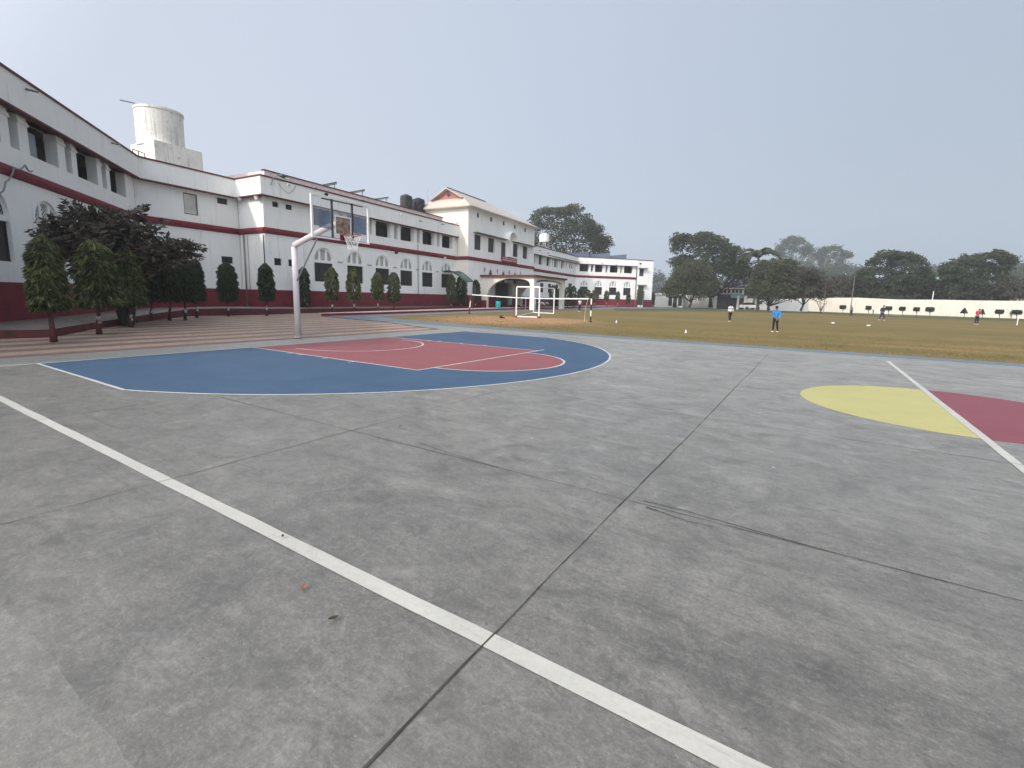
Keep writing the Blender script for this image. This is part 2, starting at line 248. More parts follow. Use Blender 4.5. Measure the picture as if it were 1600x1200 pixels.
# ------------------------------------------------------------------ mesh helpers
class MB:
    def __init__(s): s.v = []; s.f = []; s.m = []
    def add(s, vs, fs, mi=0):
        o = len(s.v); s.v += [tuple(map(float, p)) for p in vs]; s.f += [tuple(i+o for i in f) for f in fs]; s.m += [mi]*len(fs); return s
    def box(s, c, sz, ax=None, mi=0):
        ax = ax or ((1, 0, 0), (0, 1, 0), (0, 0, 1)); c = np.array(c, float); a = [np.array(x, float)*h/2 for x, h in zip(ax, sz)]
        vs = [c+i*a[0]+j*a[1]+k*a[2] for k in (-1, 1) for j in (-1, 1) for i in (-1, 1)]
        return s.add(vs, [(0, 2, 3, 1), (4, 5, 7, 6), (0, 1, 5, 4), (2, 6, 7, 3), (0, 4, 6, 2), (1, 3, 7, 5)], mi)
    def prism(s, poly, z0, z1, mi=0, cap=True):      # poly: xy ccw
        n = len(poly); vs = [(x, y, z0) for x, y in poly]+[(x, y, z1) for x, y in poly]
        fs = [(i, (i+1) % n, (i+1) % n+n, i+n) for i in range(n)]
        if cap: fs += [tuple(range(n, 2*n)), tuple(range(n-1, -1, -1))]
        return s.add(vs, fs, mi)
    def tube(s, pts, rad, n=8, mi=0, cap=True):
        pts = [np.array(p, float) for p in pts]; k = len(pts); rad = rad if hasattr(rad, '__len__') else [rad]*k; vs = []
        prev = None
        for i, p in enumerate(pts):
            t = pts[min(i+1, k-1)]-pts[max(i-1, 0)]; t /= (np.linalg.norm(t)+1e-9)
            a = prev if prev is not None else (np.array([1., 0, 0]) if abs(t[2]) > .8 else np.array([0, 0, 1.]))
            a = a-t*(a@t); a /= np.linalg.norm(a)+1e-9; prev = a; b = np.cross(t, a)
            vs += [p+rad[i]*(math.cos(2*math.pi*j/n)*a+math.sin(2*math.pi*j/n)*b) for j in range(n)]
        fs = [(i*n+j, i*n+(j+1) % n, (i+1)*n+(j+1) % n, (i+1)*n+j) for i in range(k-1) for j in range(n)]
        if cap: fs += [tuple(range(n-1, -1, -1)), tuple(range((k-1)*n, k*n))]
        return s.add(vs, fs, mi)
    def lathe(s, prof, c=(0, 0, 0), n=20, mi=0):      # prof: (r, z)
        vs = [(c[0]+r*math.cos(2*math.pi*j/n), c[1]+r*math.sin(2*math.pi*j/n), c[2]+z) for r, z in prof for j in range(n)]
        k = len(prof); fs = [(i*n+j, i*n+(j+1) % n, (i+1)*n+(j+1) % n, (i+1)*n+j) for i in range(k-1) for j in range(n)]
        fs += [tuple(range(n-1, -1, -1)), tuple(range((k-1)*n, k*n))]
        return s.add(vs, fs, mi)
    def pieces(s, name, mats, parent=None, smooth=False):        # each separate solid becomes a part of its own
        par = list(range(len(s.v)))
        def fd(i):
            while par[i] != i: par[i] = par[par[i]]; i = par[i]
            return i
        for f in s.f:
            for i in f[1:]: par[fd(i)] = fd(f[0])
        gr = {}
        for f, m_ in zip(s.f, s.m): gr.setdefault(fd(f[0]), []).append((f, m_))
        out = []
        for fs in gr.values():
            ids = sorted({i for f, _ in fs for i in f}); ix = {i: k for k, i in enumerate(ids)}; q = MB(); q.v = [s.v[i] for i in ids]; q.f = [tuple(ix[i] for i in f) for f, _ in fs]; q.m = [m_ for _, m_ in fs]; out.append(q.obj(name, mats, parent, smooth))
        return out
    def obj(s, name, mats, parent=None, smooth=False, loc=None):
        me = bpy.data.meshes.new(name)
        vs = s.v
        if loc is not None: vs = [(x-loc[0], y-loc[1], z-loc[2]) for x, y, z in vs]
        me.from_pydata(vs, [], s.f)
        for mm in ([mats] if isinstance(mats, str) else mats): me.materials.append(MATS[mm])
        if any(s.m): me.polygons.foreach_set('material_index', s.m)
        if smooth: me.polygons.foreach_set('use_smooth', [True]*len(s.f))
        me.update(); o = bpy.data.objects.new(name, me); COL.objects.link(o)
        if parent: o.parent = parent
        if loc is not None: o.location = loc if not parent else tuple(np.array(loc)-np.array(parent.location))
        elif parent: o.location = -parent.location
        return o
def tag(o, label, cat, group=None):
    o['label'] = label; o['category'] = cat
    if group: o['group'] = group
    return o
def thing(name, label, cat, loc=(0, 0, 0), group=None):
    o = bpy.data.objects.new(name, None); COL.objects.link(o); o.location = tuple(map(float, loc)); o.empty_display_size = .3
    return tag(o, label, cat, group)
def struct(o, kind='structure'): o['kind'] = kind; return o
def copytree(o, parent=None):
    c = o.copy(); COL.objects.link(c); c.parent = parent
    for ch in list(o.children): copytree(ch, c)
    return c
def leaves(name, C, S, N, matn, parent, aspect=.45, loc=None, up_bias=None):   # rhombic leaves: centres, lengths, axis directions
    C = np.asarray(C, float); n = len(C); A = np.asarray(N, float); A /= np.linalg.norm(A, axis=1)[:, None]+1e-9
    B = np.cross(A, NR.normal(size=(n, 3))); B /= np.linalg.norm(B, axis=1)[:, None]+1e-9
    S = np.asarray(S, float)[:, None]
    V = np.stack([C-A*S*.5, C+B*S*aspect*.5, C+A*S*.5, C-B*S*aspect*.5], 1).reshape(-1, 3)
    if loc is not None: V = V-np.array(loc)
    me = bpy.data.meshes.new(name); me.vertices.add(4*n); me.vertices.foreach_set('co', V.ravel()); me.loops.add(4*n); me.loops.foreach_set('vertex_index', np.arange(4*n, dtype=np.int32))
    me.polygons.add(n); me.polygons.foreach_set('loop_start', np.arange(0, 4*n, 4, dtype=np.int32)); me.polygons.foreach_set('loop_total', np.full(n, 4, dtype=np.int32))
    me.materials.append(MATS[matn]); me.update(); me.validate()
    o = bpy.data.objects.new(name, me); COL.objects.link(o)
    if parent: o.parent = parent
    return o
def unit(v): v = np.array(v, float); return v/np.linalg.norm(v)
# ------------------------------------------------------------------ ground
def sheet(name, pts, z, m, kind='structure'):
    b = MB(); b.add([(p[0], p[1], z) for p in pts], [tuple(range(len(pts)))]); o = b.obj(name, m); o['kind'] = kind; return o
def strip_between(name, a, b_, z, m, kind='structure'):
    b = MB(); n = len(a); b.add([(p[0], p[1], z) for p in a]+[(p[0], p[1], z) for p in b_], [(i, i+1, n+i+1, n+i) for i in range(n-1)]); o = b.obj(name, m); o['kind'] = kind; return o
def P2(l): return [tuple(G(x, y)[:2]) for x, y in l]
# bare patch of the lawn at the goal mouth goes into the lawn's own material
gc = G(800, 499.5); m = MATS['lawn']; N = NB(m); src = N.b.inputs['Base Color'].links[0].from_socket
mp = N.n('ShaderNodeMapping', vector_type='POINT'); mp.inputs['Location'].default_value = (-gc[0]/5.6, -gc[1]/6.5, 0); mp.inputs['Scale'].default_value = (1/5.6, 1/6.5, 1); N.l(N.co.outputs['Object'], mp.inputs[0])
ln = N.n('ShaderNodeVectorMath', operation='LENGTH'); N.l(mp.outputs[0], ln.inputs[0])
ad = N.n('ShaderNodeMath', operation='MULTIPLY_ADD'); ad.inputs[1].default_value = 1.1; N.l(N.noise(.5, 6, .65), ad.inputs[0]); N.l(ln.outputs['Value'], ad.inputs[2])
N.l(N.mix(N.rng(ad.outputs[0], 1.15, 1.65, .85, 0), src, (.33, .19, .105)), N.b.inputs['Base Color'])
sheet('ground', [(-600, -300), (700, -300), (700, 900), (-600, 900)], -.06, 'far_ground')
LAWN_L = [(594, 494.6), (650, 491.6), (732, 488.8), (800, 486.6), (860, 484.8), (960, 482.0)]
LAWN_T = [(960, 482.0), (1100, 483.2), (1275, 487.2), (1400, 493.2), (1600, 498.)]
LAWN_B = [(594, 494.8), (640, 499.8), (740, 508.3), (850, 517.), (960, 525.), (1160, 538.2)]
ll, lt, lb = P2(LAWN_L), P2(LAWN_T), P2(LAWN_B)
b = MB(); poly = ll+lt[1:]+[(60, lt[-1][1]-12), (60, 8.9), (14, 8.85)]+lb[::-1]
b.add([(x, y, -.016) for x, y in poly], [tuple(range(len(poly)))]); struct(b.obj('lawn', 'lawn'))
vb = P2([(960, 485.2), (1120, 486.6), (1275, 490.2), (1400, 495.6), (1600, 502)])
strip_between('verge', lt+[(62, lt[-1][1]-14)], vb+[(60, vb[-1][1]-14)], -.012, 'green_verge', 'structure')
sheet('paved_yard', [(-45, -45), (-1.3, -45), (-1.3, 11), (-14, 14.), (-22, 30), (-45, 60)], -.030, 'paving')
# light path between kerb and lawn
K2 = [(502, 493.4), (540, 492.2), (580, 491), (640, 488.9), (700, 486.8), (740, 485.2), (788, 483.6), (850, 482), (878, 481.3), (960, 479.6), (1022, 479.2)]
k2 = P2(K2)
strip_between('path', k2, [(x+d*1.0, y+d*.1) for (x, y), d in zip(k2, (0.2, 1.6, 2.5, 3.5, 4, 4, 4.5, 5, 6, 8, 12))], -.024, 'strip_blue')
sheet('court_apron', [(-1.35, -40), (0, -40), (0, 7.0), (45, 6.95), (45, 7.9), (10, 7.88), (5.8, 7.95), (-.3, 8.15), (-6.6, 8.35), (-1.35, 6.5)], -.010, 'apron_concrete')

# rougher, paler pour beyond the slab edge
ed = [(x, -8.44+.010*math.sin(x*2.1)+.008*math.sin(x*7.3+1)+R.uniform(-.008, .008)) for x in np.linspace(0, 45, 500)]
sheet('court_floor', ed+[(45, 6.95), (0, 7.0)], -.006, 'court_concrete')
b = MB(); n = len(ed); b.add([(x, y, -.006) for x, y in ed]+[(x, -40, -.006) for x, y in ed], [(i, i+n, i+n+1, i+1) for i in range(n-1)]); struct(b.obj('court_edge_floor', 'edge_concrete'))
# blue border strip
inn = [(45, 7.86), (10, 7.86), (5.8, 7.93), (-.3, 8.16), (-6.7, 8.4), (-10.5, 8.9), (-13.4, 9.55)]
out = [(45, 8.86), (10, 8.9)]+[lb[4], lb[2], lb[1], (lb[0][0], lb[0][1]), (-13.6, 10.4)]
strip_between('court_border', inn, out, -.004, 'strip_blue')
# paint
def arc(cx, cy, r, a0, a1, n=60): return [(cx+r*math.cos(a0+(a1-a0)*i/n), cy+r*math.sin(a0+(a1-a0)*i/n)) for i in range(n+1)]
def wob(p, a=.006): return (p[0]+R.uniform(-a, a), p[1]+R.uniform(-a, a))
ZL = lambda z: -.006+(z+.006)*.3
def line(name, pts, wdt, z, m, closed=False):
    z = ZL(z)
    a, c = [], []
    dens = []
    for p, q in zip(pts[:-1], pts[1:]):
        k = max(1, int(math.dist(p, q)/.35)); dens += [(p[0]+(q[0]-p[0])*i/k, p[1]+(q[1]-p[1])*i/k) for i in range(k)]
    dens.append(pts[-1]); pts = dens
    for i, p in enumerate(pts):
        t = np.array(pts[min(i+1, len(pts)-1)])-np.array(pts[max(i-1, 0)]); t /= np.linalg.norm(t)+1e-9
        n = np.array([-t[1], t[0]]); j = R.uniform(-.0035, .0035); k = R.uniform(-.0035, .0035)
        a.append(np.array(p)+n*(wdt/2+j)); c.append(np.array(p)-n*(wdt/2+k))
    return strip_between(name, a, c, z, m)
VC, RR, U3, KW = 6.28, 6.72, 1.50, 2.30
am = math.asin(VC/RR)
tp = [(0, -VC)]+arc(U3, 0, RR, -am, am*1.0, 90)+[(0, VC+.1)]
sheet('three_point_paint', tp, ZL(-.002), 'blue_paint')
sheet('key_paint', [(0, -KW), (5.72, -KW), (5.78, KW+.02), (0.1, KW), (0, KW)], ZL(.002), 'red_paint_floor')
ft = arc(5.75, -.08, 1.77, -math.pi/2, math.pi/2)
sheet('free_throw_paint', ft, ZL(.0025), 'red_paint_floor')
sheet('centre_circle_paint', arc(13.73, 0, 1.80, math.pi/2, 1.5*math.pi), ZL(-.002), 'yellow_paint')
sheet('centre_circle_paint', arc(13.73, 0, 1.82, -math.pi/2, math.pi/2), ZL(-.002), 'red_paint_mid')
W1 = .052
line('court_line', tp, W1, .006, 'thin_line')
line('court_line', [(0, -20), (0, 7.2)], W1, .0065, 'thin_line')
line('court_line', [(0, -KW), (5.72, -KW), (5.78, KW+.3)], W1, .0070, 'thin_line')
line('court_line', [(0.0, KW), (5.78, KW)], W1, .0075, 'thin_line')
line('court_line', ft, W1, .0062, 'thin_line')
line('court_line', [(.95, -1.72)]+arc(1.13, .12, 1.80, -math.pi/2, math.pi/2, 40)+[(1.0, 1.92)], W1, .0062, 'thin_line')
for x in (1.75, 2.15, 3.05, 3.9):
    for s_ in (-1, 1): line('court_line', [(x, s_*(KW+.03)), (x, s_*(KW+.17))], .05, .0061, 'thin_line')
line('court_line', [(-1.2, 7.28), (4, 7.2), (10, 6.92), (14, 6.72), (20, 6.80), (45, 7.0)], .05, .0068, 'thin_line')
line('court_line', [(-6.4, 8.30), (-.3, 8.08), (5.8, 7.85), (10, 7.78), (45, 7.78)], .11, .0063, 'thin_line')
line('court_line', [(-1, -7.4), (20, -7.40), (45, -7.40)], .088, .0060, 'white_line')
line('court_line', [(13.73, -7.44), (13.73, 6.72)], .085, .0073, 'white_line')
def joint(pts, wdt=.010):
    dens = []
    for p, q in zip(pts[:-1], pts[1:]):
        k = int(math.dist(p, q)/.12)+1; dens += [(p[0]+(q[0]-p[0])*i/k, p[1]+(q[1]-p[1])*i/k) for i in range(k)]
    a, c = [], []; ph = R.uniform(0, 9)
    for i, p in enumerate(dens):
        t = unit(np.array(pts[-1])-np.array(pts[0])); n = np.array([-t[1], t[0]]); ww = wdt*(.55+.5*R.random()+.25*math.sin(i*.21+ph)); o = .004*math.sin(i*.13+ph)+.002*math.sin(i*.9)
        a.append(np.array(p)+n*(ww/2+o)); c.append(np.array(p)-n*(ww/2-o))
    strip_between('floor_joint', a, c, ZL(.0105), 'joint')
joint([(8.03, -12.), (8.03, -3.)], .007); joint([(10.995, -12.), (10.995, 6.4)], .0085)
joint([(5.1, -10), (5.1, -6.2)], .007); joint([(16.9, -12), (16.9, 6.4)], .008)
joint([(5.4, -5.72), (11, -5.70), (22, -5.70)], .0075); joint([(8.6, -2.72), (12, -2.78), (24, -2.75)], .007); joint([(9.9, .05), (11.9, .02)], .008); joint([(15.6, 0), (24, 0)], .008)
# second, doubled crack beside the crossing
line('floor_crack', [(8.9, -5.60), (9.3, -5.66), (9.9, -5.70)], .006, .0112, 'joint'); line('floor_crack', [(11.1, -5.64), (11.4, -5.63), (11.8, -5.67), (12.3, -5.70)], .007, .0112, 'joint')
line('floor_crack', [(11.15, -5.73), (11.45, -5.78), (11.6, -5.765)], .006, .0113, 'joint')
# ------------------------------------------------------------------ raised walkway and kerbs
KB = [(-260, 531), (-60, 528.5), (0, 527.5), (37, 526.8), (81, 525.6), (141, 514), (188, 507), (240, 499.5), (300, 492.8), (350, 492.2), (400, 491.3), (460, 489.4), (502, 487.6), (600, 485.2), (700, 482.2), (760, 481)]
kz = [.20, .20, .20, .20, .20, .20, .22, .27, .36, .38, .36, .30, .26, .22, .18, .15]
kb = [np.array([*G(x, y)[:2], z]) for (x, y), z in zip(KB, kz)]
inner = [(-6, -16), (-8, -10.), (-14.6, -3.4), (-16.6, -1.9), (-18.6, -.4), (-20.6, 1.1), (-22.6, 2.7), (-24.5, 4.5), (-25.2, 8), (-25.4, 11), (-24, 12.5), (-24, 15.), (-24, 18), (-25, 26), (-26, 36.), (-26, 40)]
iz = [.03, .03, .03, .04, .07, .10, .13, .16, .19, .21, .22, .22, .22, .23, .24, .24]
b = MB(); n = len(kb)
b.add([(p[0], p[1], -.05) for p in kb]+[tuple(p) for p in kb], [(i, i+1, i+1+n, i+n) for i in range(n-1)], 1)
wy = [(p[0]*.93+q[0]*.07, p[1]*.93+q[1]*.07, max(0, p[2])-.001) for p, q in zip(kb, inner)]
b.add([tuple(p) for p in kb]+wy+[(x-.4, y, z) for (x, y), z in zip(inner, iz)], [(i, i+1, i+1+n, i+n) for i in range(n-1)]+[(i+n, i+n+1, i+1+2*n, i+2*n) for i in range(n-1)], 0)
o = struct(b.obj('walkway', ['walk_concrete', 'maroon_cap']))
b = MB(); n = len(k2); wd = [.25, .8, 1.2, 1.6, 2, 2, 2, 2.2, 2.5, 4, 6]
b.add([(x, y, -.03) for x, y in k2]+[(x, y, .13) for x, y in k2], [(i+1, i, i+n, i+1+n) for i in range(n-1)], 0)
b.add([(x, y, .13) for x, y in k2]+[(x-w_, y+w_*.1, .15) for (x, y), w_ in zip(k2, wd)], [(i+1, i, i+n, i+1+n) for i in range(n-1)], 1)
struct(b.obj('kerb', ['maroon', 'pink_edge']))
# tufts along the lawn's near edge
C_, S_, N_ = [], [], []
for _ in range(34000):
    x = R.uniform(-9, 34); y = 8.95+abs(R.gauss(0, 1))*5.5+max(0, (2-x))*.08
    if x < -1: y += .8
    if math.sin(x*1.7+2*math.sin(y*.9))+R.uniform(-2.5, 2.5) < -.35: continue
    h = R.uniform(.025, .05); C_.append((x, y, h*.4-.02)); S_.append(h); N_.append((R.gauss(0, .5), R.gauss(0, .5), 1))
o = leaves('grass', C_, S_, N_, 'grass_blade', None, aspect=.5); o['kind'] = 'stuff'
# a few fallen leaves and grit on the court
def leaf_litter(px, py, L, mname, lab, nm='fallen_leaf', cat='leaf'):
    g = G(px, py); a = R.uniform(0, 6); b = MB(); pts = []
    for i in range(9):
        t = i/8; wv_ = L*.28*math.sin(math.pi*t)**.8
        pts.append((t*L-L/2, wv_, .001+.10*L*abs(t-.5)**1.3)); 
    low = [(x, -y, z) for x, y, z in pts]; mid_ = [(x, 0, z-.003) for x, y, z in pts]
    tr_ = lambda p: (p[0]*math.cos(a)-p[1]*math.sin(a)+g[0], p[0]*math.sin(a)+p[1]*math.cos(a)+g[1], p[2]+.012)
    vs = [tr_(p) for p in pts+mid_+low]; b.add(vs, [(i, i+1, 9+i+1, 9+i) for i in range(8)]+[(9+i, 9+i+1, 18+i+1, 18+i) for i in range(8)])
    tag(b.obj(nm, mname, loc=(g[0], g[1], 0)), lab, cat)
mat('leaf_brown_dry', (.22, .09, .045), .8); mat('leaf_dry_dark', (.04, .03, .02), .8)
leaf_litter(475, 920, .045, 'leaf_brown_dry', 'small reddish brown dry leaf lying on the grey concrete below the long white line')
leaf_litter(521, 969, .045, 'leaf_dry_dark', 'small dark curled leaf on the concrete, right of and below the reddish brown leaf')
leaf_litter(442, 840, .03, 'leaf_dry_dark', 'tiny dark leaf scrap lying on the near white court line')
leaf_litter(625, 667, .04, 'leaf_dry_dark', 'dark leaf scrap on the concrete right of a joint crossing below the blue paint')
# ------------------------------------------------------------------ school building
def z3(p, z): return np.array([p[0], p[1], z])
H = 9.6
class Fr:
    def __init__(s, A, B): s.A = np.array(A[:2], float); s.B = np.array(B[:2], float); s.L = np.linalg.norm(s.B-s.A); s.d = (s.B-s.A)/s.L; s.n = np.array([s.d[1], -s.d[0]])
    def p(s, a, off, z): q = s.A+s.d*a+s.n*off; return (q[0], q[1], z)
    def ax(s): return ((*s.d, 0), (*s.n, 0), (0, 0, 1))
    def box(s, b, a0, a1, o0, o1, z0, z1, mi=0): return b.box(s.p((a0+a1)/2, (o0+o1)/2, (z0+z1)/2), (a1-a0, o1-o0, z1-z0), s.ax(), mi)
    def th(s, x, y): g = PL(x, y, s.A, s.B); return float((g[:2]-s.A)@s.d), float(g[2])
gA, gB, gC, gD, gM2, gE, gF = [G(*q, H)[:2] for q in ((0, 98), (215, 243), (366, 279), (406, 272), (717, 352), (903, 401), (1022, 407))]
FL, FS, FJ, FM = Fr(gA, gB), Fr(gB, gC), Fr(gC, gD), Fr(gD, gM2)
FF = Fr(gE, gF)
SE = float((gE-gD)@FM.d)            # main line runs on behind the block to the far wing
FE = Fr(gD, gE)
SB0, SB1 = 25.08, 25.08+18.2        # middle block
school = thing('school_building', 'long white two storey school with maroon bands, arched lower windows and a taller middle block', 'building', (*FM.p(12, -5, 0)[:2], 0))
def wall(f, s0, s1, z0, z1, off, ops, name='wall', mats='wall_white', th=.35, arches=()):
    ss = sorted({s0, s1, *[o[0] for o in ops], *[o[1] for o in ops]}); zs = sorted({z0, z1, *[o[2] for o in ops], *[o[3] for o in ops]})
    b = MB()
    for a, c in zip(ss[:-1], ss[1:]):
        for e_, g_ in zip(zs[:-1], zs[1:]):
            mx_, mz = (a+c)/2, (e_+g_)/2
            if any(o[0] < mx_ < o[1] and o[2] < mz < o[3] for o in ops): continue
            b.add([f.p(a, off, e_), f.p(c, off, e_), f.p(c, off, g_), f.p(a, off, g_)], [(0, 1, 2, 3)])
    for (a, c, e_, g_) in [o[:4] for o in ops]:
        q = [(a, e_), (c, e_), (c, g_), (a, g_)]
        for (x1, y1), (x2, y2) in zip(q, q[1:]+q[:1]): b.add([f.p(x1, off, y1), f.p(x2, off, y2), f.p(x2, off-th, y2), f.p(x1, off-th, y1)], [(3, 2, 1, 0)])
    # arch heads: fill the corners of the rectangular hole above the springing
    for (c_, hw, zs_, zt) in arches:
        k = 14; ar = [(c_+hw*math.cos(math.pi*i/k), zs_+(zt-zs_)*math.sin(math.pi*i/k)) for i in range(k+1)]
        for i in range(k):
            (x1, y1), (x2, y2) = ar[i], ar[i+1]
            b.add([f.p(x1, off, y1), f.p(x1, off, zt), f.p(x2, off, zt), f.p(x2, off, y2)], [(0, 1, 2, 3)])
            b.add([f.p(x1, off, y1), f.p(x2, off, y2), f.p(x2, off-th, y2), f.p(x1, off-th, y1)], [(0, 1, 2, 3)])
    return b.obj(name, mats, school)
def local(name, f, s, off, z, fn, mats):     # mesh in the wall's own axes: x along, y out, z up
    b = MB(); fn(b); o = b.obj(name, mats); o.matrix_world = Matrix([[f.d[0], f.n[0], 0, f.p(s, off, z)[0]], [f.d[1], f.n[1], 0, f.p(s, off, z)[1]], [0, 0, 1, z], [0, 0, 0, 1]])
    mw = o.matrix_world.copy(); o.parent = school; o.matrix_basis = Matrix.Translation(-school.location) @ mw
    return o
def child_local(name, parent, fn, mats):                  # same axes as its parent
    b = MB(); fn(b); o = b.obj(name, mats); o.parent = parent; o.matrix_basis = Matrix.Identity(4); return o
def arch_window(f, c, off, zb=2.32, zt=3.86, za=5.1, hw=.97, label=None):
    zs_ = za-hw*1.0
    win = local('window', f, c, off-.20, 0, lambda b: b.box((0, 0, (zb+zt)/2), (2*hw, .05, zt-zb)), 'dark_shutter')
    def fr(b):
        for x in (-hw+.03, -hw/3, hw/3, hw-.03): b.box((x, .045, (zb+zt)/2), (.05, .04, zt-zb))
        b.box((0, .047, zb+.03), (2*hw, .04, .06)); b.box((0, .047, zt-.03), (2*hw, .04, .06))
    child_local('shutter_frame', win, fr, 'metal_dark')
    def sc_(b):
        k = 16; ar = [(hw*math.cos(math.pi*i/k), zs_+(za-zs_)*math.sin(math.pi*i/k)) for i in range(k+1)]; pl = [(hw, zt+.18), *ar, (-hw, zt+.18)]
        b.add([(x, .02, z) for x, z in pl], [tuple(range(len(pl)))])
    child_local('arch_screen', win, sc_, 'screen')
    def mul(b):
        b.box((0, .08, zt+.10), (2*hw, .14, .20))
        for x in (-hw*.36, hw*.36): b.box((x, .07, (zt+.2+za-.1)/2), (.17, .10, za-.1-zt-.2))
        k = 16
        for i in range(k):
            a0, a1 = math.pi*i/k, math.pi*(i+1)/k; hz = za-zs_
            q = [(r*math.cos(a), zs_+r/hw*hz*math.sin(a)) for a in (a0, a1) for r in (hw, hw-.13)]
            b.add([(q[0][0], .10, q[0][1]), (q[1][0], .10, q[1][1]), (q[3][0], .10, q[3][1]), (q[2][0], .10, q[2][1])], [(0, 1, 2, 3)])
        for x in (-hw+.06, hw-.06): b.box((x, .07, (zt+.2+zs_)/2), (.12, .10, max(.05, zs_-zt-.2)))
    child_local('mullion', win, mul, 'wall_white')
    return (c-hw, c+hw, zb, za), (c, hw, zs_, za)
def string_course(f, s0, s1, z0, z1, off, name='string_course', m='maroon', proj_=.14):
    b = MB(); b.add([f.p(s, o, z) for s in (s0, s1) for (o, z) in ((off, z1), (off+proj_*.6, z1-.03), (off+proj_, (z0+z1)/2), (off+proj_*.7, z0+.04), (off, z0))], [(0, 1, 6, 5), (1, 2, 7, 6), (2, 3, 8, 7), (3, 4, 9, 8), (4, 3, 2, 1, 0), (5, 6, 7, 8, 9)])
    return b.obj(name, m, school)
def upper(f, s0, s1, bays, narrow, off, zs_=6.82, zt=8.0, back=2.4, pillar=True):
    ops = [(a, c, zs_, zt+.27) for a, c in bays+narrow]
    # pillar heads
    b = MB()
    allo = sorted(bays+narrow)
    for i in range(len(allo)-1):
        a, c = allo[i][1], allo[i+1][0]
        if c-a < 1.2: f.box(b, a-.04, c+.04, off-.46, off+.05, zt-.07, zt+.03); f.box(b, a-.025, c+.025, off-.46, off+.03, zt+.032, zt+.09)
    if b.v: b.pieces('capital', 'wall_white', school)
    return ops
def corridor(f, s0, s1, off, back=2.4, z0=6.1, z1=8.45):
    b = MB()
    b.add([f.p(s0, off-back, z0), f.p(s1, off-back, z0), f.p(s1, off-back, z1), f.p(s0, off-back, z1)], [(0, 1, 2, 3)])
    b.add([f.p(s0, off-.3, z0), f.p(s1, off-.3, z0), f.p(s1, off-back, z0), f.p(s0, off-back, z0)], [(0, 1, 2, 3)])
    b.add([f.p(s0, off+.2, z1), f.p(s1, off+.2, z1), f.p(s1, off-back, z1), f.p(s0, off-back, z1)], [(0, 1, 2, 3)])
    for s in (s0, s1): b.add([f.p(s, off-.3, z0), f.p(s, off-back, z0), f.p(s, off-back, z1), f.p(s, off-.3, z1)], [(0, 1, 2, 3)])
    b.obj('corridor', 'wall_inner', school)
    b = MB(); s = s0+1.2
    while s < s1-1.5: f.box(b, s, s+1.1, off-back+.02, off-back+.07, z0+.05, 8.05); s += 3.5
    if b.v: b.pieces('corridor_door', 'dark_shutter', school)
def parapet(f, s0, s1, off=0., depth=.25, z0=8.27, z1=9.6, dz=0.):
    z0 += dz; z1 += dz
    b = MB(); f.box(b, s0, s1, off-depth, off, z0, z1-.10); f.box(b, s0, s1, off-.8, off-depth, z0+.0, z0+.14)
    b.obj('parapet', 'wall_white', school)
    b = MB(); f.box(b, s0-.01, s1+.01, off-depth-.04, off+.05, z1-.10, z1); b.obj('parapet_cap', 'maroon_cap', school)
    b = MB(); f.box(b, s0, s1, off-.30, off+.04, z0-.07, z0); b.pieces('eaves_edge', 'maroon_cap', school)
def roof(poly, z, name='roof', m='walk_concrete', t=.2): b = MB(); b.prism(poly, z-t, z); return b.obj(name, m, school)
WO = -.40                                     # walls stand back under the eaves
def wing(f, s0, s1, bays, narrow, wins, par, dz=0, extra_up=(), extra_lo=(), corr=None, plinth=True, lo_hw=.97):
    ups = upper(f, s0, s1, bays, narrow, WO)+[tuple(e) for e in extra_up]
    wall(f, s0, s1, 6.07, 8.45, WO, ups, th=.46)
    for c0, c1 in (corr or []): corridor(f, c0, c1, WO)
    holes, archs = [], []
    for c in wins:
        h, a = arch_window(f, c, WO+.0, hw=lo_hw); holes.append(h); archs.append(a)
    wall(f, s0, s1, -.1, 6.07, WO, holes+[tuple(e) for e in extra_lo], th=.22, arches=archs)
    string_course(f, s0, s1, 5.62, 6.07, WO)
    if plinth: b = MB(); f.box(b, s0, s1, WO-.05, WO+.07, -.1, 1.53); b.pieces('plinth', 'maroon', school)
    parapet(f, *par, dz=dz)
# left wing (runs on out of the frame)
wing(FL, -16, FL.L+.16, [(9.6, 11.65), (6.0, 8.1), (2.1, 4.3), (-1.75, .3), (-5.3, -3.2), (-9, -7)], [(8.62, 9.15), (4.95, 5.5), (.85, 1.45), (-2.8, -2.25)], [-.78, 2.85, 6.4, -4.4], (-16, FL.L), corr=[(-12, 12.)])
# short return with a bright curtained window
sm = [(2.74, 3.66, 6.57, 7.99), (5.06, 5.83, 7.67, 8.10)]; lo_ = [(5.10, 5.99, 3.42, 3.92)]
wing(FS, -.16, FS.L+.4, [], [], [], (0, FS.L), .004, extra_up=sm, extra_lo=lo_)
def flatwin(f, a, c, z0, z1, off, m, name='window', frame='metal_dark', bars=2):
    w_ = local(name, f, (a+c)/2, off, 0, lambda b: b.box((0, 0, (z0+z1)/2), (c-a, .04, z1-z0)), m)
    def fr(b):
        for x in np.linspace(-(c-a)/2+.03, (c-a)/2-.03, bars+1): b.box((x, .04, (z0+z1)/2), (.05, .035, z1-z0))
        b.box((0, .041, z0+.03), (c-a, .035, .05)); b.box((0, .041, z1-.03), (c-a, .035, .05))
    child_local('window_frame', w_, fr, frame); return w_
flatwin(FS, 2.74, 3.66, 6.57, 7.99, WO-.1, 'curtain', bars=1); flatwin(FS, 5.06, 5.83, 7.67, 8.10, WO-.16, 'dark_shutter', bars=3); flatwin(FS, 5.10, 5.99, 3.42, 3.92, WO-.16, 'dark_shutter', bars=3)
b = MB(); FS.box(b, .3, 3.55, WO, WO+.12, 1.535, 3.85); b.obj('entrance_panel', 'wall_white', school)
